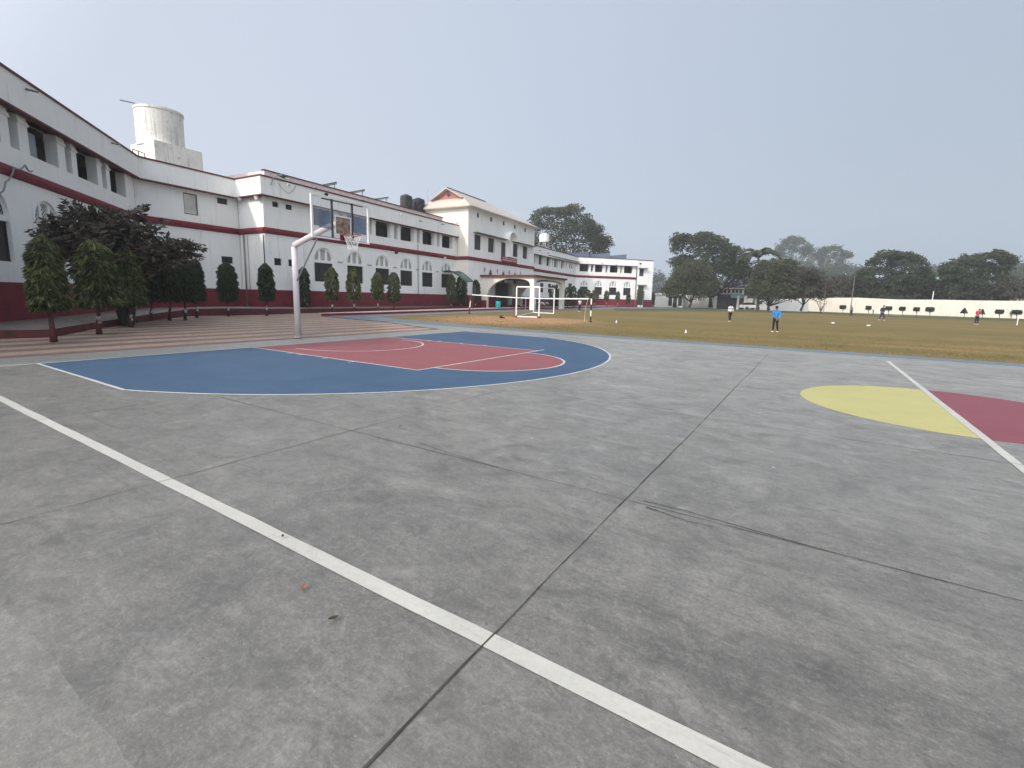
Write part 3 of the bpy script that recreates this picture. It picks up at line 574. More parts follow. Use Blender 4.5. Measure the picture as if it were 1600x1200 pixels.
b = MB(); FS.box(b, .25, 3.62, WO, WO+.3, 3.86, 3.93); b.obj('entrance_slab', 'wall_inner', school)
# sunlit jog
wing(FJ, -.4, FJ.L-.403, [], [], [], (.0, FJ.L-.003), .008)
b = MB(); b.tube([FJ.p(.22, WO+.10, 0.2), FJ.p(.22, WO+.10, 5.6)], .06); b.tube([FJ.p(.62, WO+.05, 0.2), FJ.p(.62, WO+.05, 5.5)], .02); b.pieces('drain_pipe', 'metal_grey', school, smooth=True)
b = MB(); b.tube([FJ.p(FJ.L-.5, WO+.07, 1.5), FJ.p(FJ.L-.52, WO+.06, 5.5)], .035); b.pieces('drain_pipe', 'metal_dark', school, smooth=True)
# main wing
per = 3.5
wide = [(4.8+per*i, 6.87+per*i) for i in range(6)]; nar = [(7.35+per*i, 7.87+per*i) for i in range(5)]
mw_ = [(1.16, 1.67, 7.62, 8.0), (2.28, 2.83, 7.62, 8.0)]; ml_ = [(1.09, 1.71, 3.37, 3.9), (2.3, 2.9, 3.37, 3.9)]
wing(FM, .4, SB0+.3, wide, nar, [5.68+per*i for i in range(6)], (.003, SB0+.1), .012, extra_up=mw_, extra_lo=ml_, corr=[(4.3, SB0)])
for a, c, z0, z1 in mw_+ml_: flatwin(FM, a, c, z0, z1, WO-.16, 'dark_shutter', bars=3)
for i in range(6):                                          # pilaster trim strips and vents between the arches
    b = MB(); FM.box(b, 7.15+per*i, 7.65+per*i, WO, WO+.05, 4.02, 4.09); b.obj('vent', 'metal_grey', school)
b = MB(); b.tube([FM.p(3.55, WO+.08, .2), FM.p(3.55, WO+.08, 5.6)], .05); b.tube([FM.p(3.8, WO+.06, .2), FM.p(3.8, WO+.06, 5.6)], .03); b.pieces('drain_pipe', 'wall_white', school)
b = MB(); b.tube([FM.p(17.95, WO+.06, .2), FM.p(17.95, WO+.06, 6.7)], .025); b.pieces('drain_pipe', 'metal_dark', school)
# raised inner parapet on the roof
b = MB(); FM.box(b, 1.1, 23.3, -1.3, -1.05, 8.6, 10.22); FM.box(b, 1.1, 1.35, -6, -1.3, 8.6, 10.22); b.obj('roof_parapet', 'pale_pink', school)
b = MB(); FM.box(b, 1.05, 23.35, -1.35, -1.0, 10.22, 10.30); b.obj('parapet_cap', 'maroon_cap', school)
# far half of the main wing and the far wing
f2 = Fr(FM.p(SB1, 0, 0)[:2], gE)
w2 = [(1.0+3.5*i+1.6, 2.55+3.5*i+1.6) for i in range(-0, 5)]
w2 = [(4.2-2.9+3.65*i, 4.2-2.9+2.05+3.65*i) for i in range(0, 5)]
o2 = float((G(832, 381, H)[:2]-f2.A)@f2.d)
wd2 = [(o2+a, o2+c) for a, c in ((1.22, 2.81), (4.18, 6.1), (7.6, 9.5), (11.2, 13.0), (14.6, 16.3))]; nr2 = [(o2+a, o2+c) for a, c in ((3.2, 3.75), (6.6, 7.1), (10.1, 10.6), (13.6, 14.0), (17.0, 17.5))]
sm2 = [(o2+19., o2+19.6, 7.1, 8.0), (o2+20.2, o2+20.8, 7.1, 8.0)]
wing(f2, 0, f2.L+.2, wd2, nr2, [o2+2.41+3.5*i for i in range(5)], (0, f2.L), .0, extra_up=sm2, corr=[(o2+.6, o2+18.2)], lo_hw=.8)
for a, c, z0, z1 in sm2: flatwin(f2, a, c, z0, z1, WO-.16, 'dark_shutter', bars=2)
flatwin(f2, o2+19., o2+20.6, 2.6, 4.3, WO+.05, 'shutter_grey', name='door', bars=2)
fw_ = [(.64, 2.64), (4.0, 5.75), (7.3, 9.16), (10.5, 12.5)]; fn_ = [(3.12, 3.61), (6.36, 6.8), (9.65, 10.05)]
wing(FF, -.3, 13.35, fw_, fn_, [1.75, 4.95, 8.2, 11.45], (0.003, 13.35), .008, corr=[(.2, 13.)], lo_hw=.85)
up2 = [(13.85, 14.9, 6.3, 7.75)]; lo2 = [(13.8, 15.1, .4, 4.3)]
wall(FF, 13.35, FF.L, -.1, 9.5, -.05, up2+lo2, th=.3); b = MB(); FF.box(b, 13.35, FF.L, -.4, .03, 9.5, 9.6); b.obj('parapet_cap', 'maroon_cap', school)
flatwin(FF, 13.85, 14.9, 6.3, 7.75, -.25, 'shutter_grey'); flatwin(FF, 13.8, 15.1, .4, 4.3, -.25, 'shutter_grey', name='door')
for z in (7.85, 4.45): b = MB(); FF.box(b, 13.5, 15.5, -.04, .6, z, z+.10); b.pieces('window_canopy', 'walk_concrete', school)
b = MB(); FF.box(b, 13.36, 13.8, -.045, .03, -.1, 1.53); FF.box(b, 15.1, FF.L+.02, -.045, .03, -.1, 1.53); b.pieces('plinth', 'maroon', school)
eF = FF.p(FF.L, -.05, 0)[:2]; eG = FF.p(FF.L, -12, 0)[:2]; fr_ = Fr(eF, eG); wall(fr_, 0, 12, -.1, 9.6, 0, [])
# roofs (flat) and back walls
back = -12
def fp(f, s, o): return f.p(s, o, 0)[:2]
roof([fp(FL, -16, -.2), fp(FL, FL.L, -.2), fp(FS, FS.L, -.2), fp(FS, FS.L, back), fp(FL, 5, back), fp(FL, -16, back)], 8.62)
roof([fp(FM, .15, -.2), fp(FM, SE+.2, -.2), fp(FM, SE+.2, back), fp(FM, .15, back)], 8.60, t=.14)
roof([fp(FF, -.2, -.2), fp(FF, FF.L, -.2), fp(FF, FF.L, back), fp(FF, -.2, back)], 8.64, t=.14)
b = MB()
for f, a, c in ((FL, -16, 8), (FM, -6, SE+.5), (FF, 4, FF.L)): f.box(b, a, c, back-.2, back, -.1, 9.2)
FL.box(b, -16.2, -16, back, -.4, -.1, 9.2); b.obj('rear_wall', 'wall_white', school)
# middle block
cB = FM.p(SB0, 1.3, 0)[:2]; FB = Fr(cB, np.array(cB)+FM.d*(SB1-SB0)); FSd = Fr(np.array(cB)-FM.n*6.6, cB)    # front and sunlit side
LB = FB.L
bw = [(1.39, 2.98, 6.96, 8.72), (4.62, 6.22, 6.96, 8.72), (11.3, 12.9, 6.96, 8.72), (14.4, 16.0, 6.96, 8.72)]; door = (8.0, 9.35, 6.3, 8.55); ven = [(a-.27, a+.27, 10.72, 11.25) for a in (2.15, 5.3, 8.6, 11.8, 15.0)]
niche = (9.55, 10.95, 6.3, 9.35)
wall(FB, 0, LB, 6.0, 11.66, 0, bw+[door]+ven, th=.25)
for a, c, z0, z1 in bw: flatwin(FB, a, c, z0, z1, -.2, 'shutter_grey')
flatwin(FB, *door, -.18, 'shutter_grey', name='door', bars=2)
for a, c, z0, z1 in ven: flatwin(FB, a, c, z0, z1, -.15, 'shutter_grey', bars=2)
# canopy line over the windows with the arched hood in the middle
b = MB(); FB.box(b, 1.15, 9.0, .0, .55, 8.85, 8.95); FB.box(b, 11.0, LB-.6, .0, .55, 8.85, 8.95); b.pieces('window_canopy', 'walk_concrete', school)
b = MB(); k = 12; ar = [(10.0-1.05*math.cos(math.pi*i/k), 8.9+1.05*math.sin(math.pi*i/k)) for i in range(k+1)]; ar2 = [(10.0-1.17*math.cos(math.pi*i/k), 8.9+1.2*math.sin(math.pi*i/k)) for i in range(k+1)]
for i in range(k):
    q = [ar[i], ar[i+1], ar2[i+1], ar2[i]]
    b.add([FB.p(x, o, z) for o in (0, .8) for x, z in q], [(0, 1, 2, 3), (7, 6, 5, 4), (0, 1, 5, 4), (3, 2, 6, 7)])
b.obj('arched_hood', 'wall_white', school)
b = MB(); FB.box(b, 9.6, 10.4, .0, .5, 6.76, 8.6); b.obj('balcony_pier', 'wall_white', school)
# lower storey of the block: pointed niches and diamonds above the porch
lw = [(4.9, 5.6, 3.4, 4.75), (8.3, 9.0, 3.4, 4.75), (11.7, 12.4, 3.4, 4.75)]
wall(FB, 0, LB, -.1, 6.0, 0, [(6.6, 11.4, .15, 3.3)], th=.6)
for a, c, z0, z1 in lw:
    cc = (a+c)/2
    nn = local('niche', FB, cc, .02, 0, lambda b: b.add([(-.42, 0, 3.3), (.42, 0, 3.3), (.42, 0, 4.2), (.25, 0, 4.55), (0, 0, 4.85), (-.25, 0, 4.55), (-.42, 0, 4.2)], [(0, 1, 2, 3, 4, 5, 6)]), 'shutter_grey')
    def hood(b):
        for sgn in (-1, 1):
            pts = [(sgn*.62, 3.6), (sgn*.60, 4.25), (sgn*.38, 4.75), (0, 5.15)]; p2 = [(sgn*.48, 3.6), (sgn*.46, 4.2), (sgn*.28, 4.62), (0, 4.95)]
            for i in range(3): b.add([(*x, ) for x in [(pts[i][0], .06, pts[i][1]), (pts[i+1][0], .06, pts[i+1][1]), (p2[i+1][0], .06, p2[i+1][1]), (p2[i][0], .06, p2[i][1])]], [(0, 1, 2, 3)])
    child_local('hood_mould', nn, hood, 'wall_cream')
for s in (3.8, 7.05, 10.4, 13.8):
    local('diamond_ornament', FB, s, .03, 4.72, lambda b: b.add([(-.2, 0, 0), (0, 0, -.33), (.2, 0, 0), (0, 0, .33), (-.1, .02, 0), (0, .02, -.2), (.1, .02, 0), (0, .02, .2)], [(0, 1, 5, 4), (1, 2, 6, 5), (2, 3, 7, 6), (3, 0, 4, 7)]), 'shutter_grey')
string_course(FB, 0, LB, 5.63, 6.05, 0); string_course(FSd, 6.6-1.75, 6.7, 5.63, 6.05, 0)
b = MB(); FB.box(b, 0, 6.6, 0, .06, -.1, 1.53); FB.box(b, 11.4, LB, 0, .06, -.1, 1.53); FSd.box(b, 4.9, 6.65, 0, .06, -.1, 1.53); b.pieces('plinth', 'maroon', school)
wall(FSd, 0, 6.6, -.1, 11.66, 0, [], mats='wall_cream')
fe = Fr(FB.B, FB.B-FM.n*6.6); wall(fe, 0, 6.6, -.1, 11.66, 0, [])
fb_ = Fr(FB.B-FM.n*6.6, np.array(cB)-FM.n*6.6); wall(fb_, 0, LB, -.1, 11.66, 0, [])
b = MB()
for (o, z) in ((1.45, 9.9), (1.9, 9.3)):                     # thin pipes on the side wall
    b.tube([FSd.p(6.6-o-4, .06, z), FSd.p(6.6-o, .06, z), FSd.p(6.6-o, .06, 6.2)], .03)
b.pieces('drain_pipe', 'metal_grey', school)
# dutch gable roof: skirt, ridge, gable triangle
EZ = 11.72; OV = .55; LS = 6.6; mid = 3.45
def rp(a, o, z): q = np.array(cB)+FM.d*a-FM.n*o; return (q[0], q[1], z)
GZ, RZ = 12.86, 14.08; gin = .9; rend = LB*.52
e_ = [rp(-OV, -OV, EZ), rp(LB+OV, -OV, EZ), rp(LB+OV, 6.6+OV, EZ), rp(-OV, 6.6+OV, EZ)]
gl, gr = rp(gin, mid+2.35, GZ), rp(gin, mid-2.2, GZ); gt = rp(gin, mid, RZ); r2_ = rp(rend, mid, RZ); gto = rp(gin-.5, mid, RZ+.02); glo = rp(gin-.5, mid+2.35, GZ+.02); gro = rp(gin-.5, mid-2.2, GZ+.02)
b = MB(); v = [e_[0], e_[1], e_[2], e_[3], gl, gr, gto, r2_, glo, gro]
b.add(v, [(0, 5, 4, 3), (0, 1, 7, 6, 9, 5), (1, 2, 7), (3, 4, 8, 6, 7, 2)])
b.add([(x, y, z-.12) for x, y, z in v], [(3, 4, 5, 0), (5, 9, 6, 7, 1, 0), (7, 2, 1), (2, 7, 6, 8, 4, 3)])
for p_, q_ in ((0, 1), (1, 2), (2, 3), (3, 0), (9, 6), (6, 8)): b.add([v[p_], v[q_], (v[q_][0], v[q_][1], v[q_][2]-.12), (v[p_][0], v[p_][1], v[p_][2]-.12)], [(0, 1, 2, 3)])
rf = b.obj('roof', 'roof_sheet', school)
b = MB(); b.add([gl, gr, gt], [(0, 1, 2)]); gb = b.obj('gable', 'gable_red'); gb.parent = rf
b = MB(); gcn = (np.array(gl)+np.array(gr)+2*np.array(gt))/4+np.array([*(-FM.d*.03), -.18]); gcn = np.array(rp(gin-.04, mid-.05, 13.36))
b.box(gcn, (.05, .4, .4), ((*FM.d, 0), (*(FM.n*.7), .7), (*(FM.n*.7), -.7))); o = b.obj('gable_vent', 'metal_dark'); o.parent = rf
b = MB(); FB.box(b, -OV, LB+OV, OV-.02, OV+.10, EZ-.16, EZ-.02); FSd.box(b, -OV, 6.6+OV, OV-.02, OV+.10, EZ-.16, EZ-.02); gt_ = b.obj('gutter', 'roof_sheet'); gt_.parent = rf
b = MB(); b.add([e_[0], e_[1], e_[2], e_[3]], [(0, 1, 2, 3)]); bb = b.obj('soffit', 'wall_white', school); bb.location.z -= .17
b = MB(); b.tube([rp(gin-.4, mid, RZ+.05), rp(rend, mid, RZ+.05)], .10); o = b.obj('ridge_cap', 'metal_grey'); o.parent = rf
# parts hung under the roof are still in world axes: undo nothing, the roof shares the building's frame
# porch with a wide shallow arch towards the court
PD, PW = 7.2, 9.5; ps = FB.th(752, 440)[0]
FP = Fr(FB.p(ps, 0, 0)[:2], FB.p(ps, PD, 0)[:2])           # its sunlit side, along the outward normal
zt_ = 3.82
k = 18; a0, a1, spz, apz = .85, PD-.5, 1.75, 3.62
qx = [0, .06, .13, .21, .30, .40, .50, .60, .70, .80, .88, .94, .98, 1.0]; qz = [0, .34, .56, .73, .86, .95, 1., 1., .99, .97, .93, .86, .76, .60]
k = len(qx)-1; ar = [(a0+(a1-a0)*u, spz+(apz-spz)*v) for u, v in zip(qx, qz)]
for nm, oo, sgn in (('porch_wall', 0., 1), ('porch_wall', -PW, 1)):
    b = MB()
    for off in (oo, oo-.4):
        b.add([FP.p(0, off, -.05), FP.p(a0, off, -.05), FP.p(a0, off, zt_), FP.p(0, off, zt_)], [(0, 1, 2, 3)]); b.add([FP.p(a1, off, -.05), FP.p(PD, off, -.05), FP.p(PD, off, zt_), FP.p(a1, off, zt_)], [(0, 1, 2, 3)])
        for i in range(k): b.add([FP.p(ar[i][0], off, ar[i][1]), FP.p(ar[i+1][0], off, ar[i+1][1]), FP.p(ar[i+1][0], off, zt_), FP.p(ar[i][0], off, zt_)], [(0, 1, 2, 3)])
    path = [(a0, -.05), *ar, (a1, -.05)]
    for (x1, y1), (x2, y2) in zip(path[:-1], path[1:]): b.add([FP.p(x1, oo, y1), FP.p(x2, oo, y2), FP.p(x2, oo-.4, y2), FP.p(x1, oo-.4, y1)], [(0, 1, 2, 3)])
    b.obj(nm, 'wall_cream', school)
FPf = Fr(FP.B, FP.B-FP.n*PW)                                 # front with its own arch
b = MB(); a0, a1 = .6, PW-.6; k = 18
ar = [(a0+(a1-a0)*(.5-.5*math.cos(math.pi*i/k)), 3.0+.62*math.sin(math.pi*i/k)**.5) for i in range(k+1)]
for off in (0, -.4):
    b.add([FPf.p(0, off, -.05), FPf.p(a0, off, -.05), FPf.p(a0, off, zt_), FPf.p(0, off, zt_)], [(0, 1, 2, 3)]); b.add([FPf.p(a1, off, -.05), FPf.p(PW, off, -.05), FPf.p(PW, off, zt_), FPf.p(a1, off, zt_)], [(0, 1, 2, 3)])
    for i in range(k): b.add([FPf.p(ar[i][0], off, ar[i][1]), FPf.p(ar[i+1][0], off, ar[i+1][1]), FPf.p(ar[i+1][0], off, zt_), FPf.p(ar[i][0], off, zt_)], [(0, 1, 2, 3)])
path = [(a0, -.05), *ar, (a1, -.05)]
for (x1, y1), (x2, y2) in zip(path[:-1], path[1:]): b.add([FPf.p(x1, 0, y1), FPf.p(x2, 0, y2), FPf.p(x2, -.4, y2), FPf.p(x1, -.4, y1)], [(0, 1, 2, 3)])
b.obj('porch_wall', 'wall_cream', school)
b = MB(); q = [FP.p(-.0, .35, 0), FP.p(PD+.35, .35, 0), FP.p(PD+.35, -PW-.35, 0), FP.p(0, -PW-.35, 0)]; b.prism([x[:2] for x in q], zt_, zt_+.22); b.obj('porch_roof', 'maroon_cap', school)
b = MB(); FP.box(b, .02, .8, -.38, .05, -.1, .95); b.pieces('plinth', 'maroon', school)
b = MB(); FP.box(b, .02, PD-.42, -PW+.42, -.42, zt_-.12, zt_-.01); b.obj('porch_ceiling', 'maroon_cap', school)
b = MB(); FB.box(b, ps+.6, ps+PW-.4, 0.05, .9, -.05, .35); FB.box(b, ps+.6, ps+PW-.4, .9, 1.3, -.05, .18); b.obj('porch_steps', 'maroon_cap', school)
# school name board over the porch
SG = [FB.th(783, 400), FB.th(805, 410)]
b = MB(); FB.box(b, 7.9, 12.2, .16, .24, 6.02, 6.72); sg = b.obj('name_board', 'board_red', school)
b = MB(); rs = random.Random(3)
for z0, hgt, a_, e_ in ((6.46, .13, 8.15, 11.9), (6.16, .20, 8.05, 12.05)):       # two rows of pale lettering, a head line with small strokes
    x = a_; 
    while x < e_-.2:
        wd = rs.uniform(.22, .5); FB.box(b, x, x+wd, .243, .252, z0+hgt-.03, z0+hgt)
        xx = x+.03
        while xx < x+wd-.03: FB.box(b, xx, xx+.035, .243, .252, z0+rs.choice((0, .03, .06)), z0+hgt-.032); xx += rs.uniform(.07, .12)
        x += wd+.09
lt_ = b.obj('lettering', 'wall_white'); lt_.parent = sg

# blue sheet hung in one of the upper openings of the left wing
b = MB(); FL.box(b, 2.75, 3.45, WO-.42, WO-.38, 6.95, 7.95); b.obj('hanging_sheet', 'window_sheet', school)
# ------------------------------------------------------------------ basketball hoop
hp = G(466, 527); HX, HY = hp[0], hp[1]
hoop = thing('basketball_hoop', 'basketball hoop on a pale bent steel pole with clear framed backboard', 'basketball hoop', (HX, HY, 0))
bend = np.array([HX, HY, 2.78]); BX, BY = .80, -.09
b = MB(); b.tube([(HX, HY, -.02), (HX, HY, 1.4), bend], [.095, .09, .09], 16); b.obj('pole', 'pole_paint', hoop, smooth=True)
b = MB(); b.tube([(HX, HY, .0), (HX, HY, .012)], .12, 16); b.obj('base_plate', 'pole_paint', hoop)
b = MB(); b.tube([bend+(0, 0, -.02), bend+np.array([.05, 0, .07]), (BX-.42, BY, 3.28), (BX-.06, BY, 3.30)], .085, 14); b.obj('arm', 'pole_paint', hoop, smooth=True)
b = MB(); b.tube([(HX+.03, HY, 1.72), (HX+1.32, (HY+BY)/2, 3.02)], .022, 8); b.obj('brace', 'metal_grey', hoop)
BW, B0, B1 = 1.84, 2.86, 3.91
b = MB(); b.box((BX, BY, (B0+B1)/2), (.012, BW-.06, B1-B0-.06)); bbd = b.obj('backboard', 'acrylic', hoop)
def hob(nm, b, m): o = b.obj(nm, m); o.parent = bbd; return o
b = MB()
for y in (-BW/2, BW/2): b.box((BX, BY+y, (B0+B1)/2), (.05, .045, B1-B0+.04))
for z in (B0, B1): b.box((BX, BY, z), (.046, BW-.04, .04))
hob('backboard_frame', b, 'white_paint')
b = MB()
for y in (-.30, .36): b.box((BX-.01, BY+y, (B0+B1)/2), (.05, .040, B1-B0-.04))
b.box((BX+.012, BY+.05, B1-.05), (.03, BW-.5, .022)); hob('frame_bar', b, 'metal_dark')
b = MB()
for y in (-.25, .25): b.box((BX+.012, BY+y+.04, B0+.38), (.006, .03, .50))
for z in (B0+.14, B0+.62): b.box((BX+.0125, BY+.04, z), (.006, .50, .035))
hob('target_square', b, 'white_paint')
b = MB(); b.box((BX+.009, BY+.04, B0+.38), (.004, .455, .44)); hob('target_panel', b, 'target_board')
b = MB()
b.box((BX+.008, BY-.53, B0+.48), (.004, .38, .46)); hob('clouded_panel', b, 'clouded')
b = MB(); b.box((BX+.008, BY+.62, B0+.46), (.004, .44, .46)); hob('clouded_panel', b, 'clouded')
RZm = 2.98; rc = np.array([BX+.40, BY+.02, RZm])
b = MB(); b.tube([rc+(.225*math.cos(a), .225*math.sin(a), 0) for a in np.linspace(0, 2*math.pi, 33)], .011, 6, cap=False)
b.box((BX+.10, BY+.02, RZm-.01), (.16, .16, .02)); b.box((BX+.03, BY+.02, RZm-.05), (.03, .20, .16)); b.tube([(BX+.03, BY-.05, RZm-.12), rc+(-.02, -.2, 0)], .008, 6); b.tube([(BX+.03, BY+.09, RZm-.12), rc+(-.02, .2, 0)], .008, 6)
b.obj('rim', 'maroon', hoop, smooth=False)
b = MB(); n = 12; lv = [(0, .222), (-.10, .19), (-.20, .155), (-.30, .13), (-.40, .125)]
for i in range(n):
    for s_ in (0, 1):
        pts = []
        for k_, (dz, r) in enumerate(lv):
            a = 2*math.pi*(i+(.5*k_ if s_ else -.5*k_))/n; pts.append(rc+(r*math.cos(a), r*math.sin(a), dz+.01*math.sin(i*2.3)))
        b.tube(pts, .0045, 4, cap=False)
b.obj('net', 'white_cloth', hoop)
# ------------------------------------------------------------------ goal frames and net posts on the lawn
g1, g2, g3, g4 = G(806.5, 495.8), G(842, 497), G(865, 491), G(833.5, 489.3)
goal = thing('goal_frame', 'white tubular box goal without a net standing on the bare patch of the lawn', 'goal', (*((g1+g2)/2)[:2], 0)); gh = 2.14
T = lambda p, z: (p[0], p[1], z)
for p_ in (g1, g2, g3, g4):
    b = MB(); b.tube([T(p_, .03), T(p_, gh+(.1 if p_ is g3 or p_ is g4 else 0))], .055 if p_ is not g4 else .04, 8); b.obj('post', 'white_paint', goal)
b = MB(); b.tube([T(g1, gh), T(g2, gh)], .055, 8); b.obj('crossbar', 'white_paint', goal)
b = MB(); b.tube([T(g2, gh), T(g3, gh+.1)], .045, 8); b.obj('side_bar', 'white_paint', goal)
b = MB(); b.tube([T(g1, .05), T(g2, .05)], .045, 8); b.obj('ground_bar', 'white_paint', goal)
b = MB(); b.tube([T(g4, .06), T(g3, .06)], .04, 8); b.tube([T(g1, .06), T(g4, .06)], .03, 8); b.obj('ground_bar', 'white_paint', goal)
g5 = G(821, 491.5); b = MB(); b.tube([T(g5, 0), T(g5, 1.9)], .035, 6); b.tube([T(g5, 1.9), T(g1, gh)], .02, 6); b.obj('net_support', 'metal_grey', goal)
for p_ in (g1, g2): b = MB(); b.box(T(p_, .06), (.18, .18, .12)); b.obj('foot', 'rust', goal)
pa, pb = G(733, 490.5), G(922.5, 503.2)
def netpost(p, lean, h, m, lab):
    t = thing('net_post', lab, 'post', (p[0], p[1], 0), 'striped net posts'); b = MB(); b.tube([(p[0], p[1], -.02), (p[0]+lean[0]*.5, p[1]+lean[1]*.5, h/2), (p[0]+lean[0], p[1]+lean[1], h)], .045, 8); b.obj('shaft', m, t)
    b = MB(); b.tube([(p[0], p[1], 0), (p[0], p[1], .05)], .11, 10); b.obj('base', 'metal_dark', t); return (p[0]+lean[0], p[1]+lean[1], h)
ta = netpost(pa, (.13, .1), 1.62, 'post_stripe_red', 'leaning net post painted white and dark red at the left end of the white tape')
tb = netpost(pb, (0, 0), 1.85, 'post_stripe', 'upright black and white banded net post at the right end of the white tape')
e0, e1 = np.array(ta)+(0, 0, -.08), np.array([tb[0]-.22, tb[1], tb[2]-.42])
t = thing('volleyball_net_tape', 'long white net tape stretched between the two striped posts across the lawn', 'net', tuple(e0))
b = MB(); pts = [e0*(1-u)+e1*u-np.array([0, 0, .10*math.sin(math.pi*u)]) for u in np.linspace(0, 1, 14)]
n = len(pts); b.add([p+(0, 0, .035) for p in pts]+[p-(0, 0, .035) for p in pts]+[p+(.012, .012, .035) for p in pts]+[p+(.012, .012, -.035) for p in pts], [(i, i+1, n+i+1, n+i) for i in range(n-1)]+[(2*n+i, 3*n+i, 3*n+i+1, 2*n+i+1) for i in range(n-1)]); b.obj('tape', 'white_cloth', t)
b = MB(); b.tube([e1, np.array(tb)-(0, 0, .42)], .008, 4); b.tube([e1, (e1[0]-.15, e1[1], .9), (e1[0]-.2, e1[1], .02)], .008, 4); b.obj('cord', 'white_cloth', t)
# small training markers
def cone(x, y, lab, h=.16):
    h *= .75
    g = G(x, y); b = MB(); b.lathe([(.065, 0), (.065, .012), (.042, .014), (.02, h), (.0, h+.002)], g, 12); tag(b.obj('marker_cone', 'white_paint', loc=g), lab, 'cone', 'white marker cones on the lawn')
cone(963, 504, 'small white marker cone on the lawn right of the black and white post', .2); cone(1071.5, 520, 'small white marker cone near the lawn edge, below and left of the striped shirt', .18)
def disc(x, y, lab):
    g = G(x, y); b = MB(); b.lathe([(.13, 0), (.12, .03), (.06, .06), (.03, .065)], g, 14); tag(b.obj('marker_disc', 'white_paint', loc=g), lab, 'marker', 'flat white markers on the far lawn')
disc(1301.5, 505, 'flat white marker on the lawn right of the person in blue'); disc(1357, 509, 'flat white marker on the lawn below the walking person in navy')
g = G(1589, 508); b = MB(); b.tube([g, g+(0, 0, .9)], .035, 6); tag(b.obj('wicket_post', 'white_paint', loc=g), 'short white post upright on the lawn at the right edge of the photo', 'post')
g = G(783, 497.5); b = MB(); b.lathe([(.0, 0), (.09, .02), (.12, .1), (.09, .18), (.02, .2)], g, 10); b.box(g+(.14, 0, .05), (.22, .12, .08)); tag(b.obj('shoe_bag', 'leaf_dry_dark', loc=g), 'small dark brown bag lying on the bare patch left of the goal frame', 'bag')
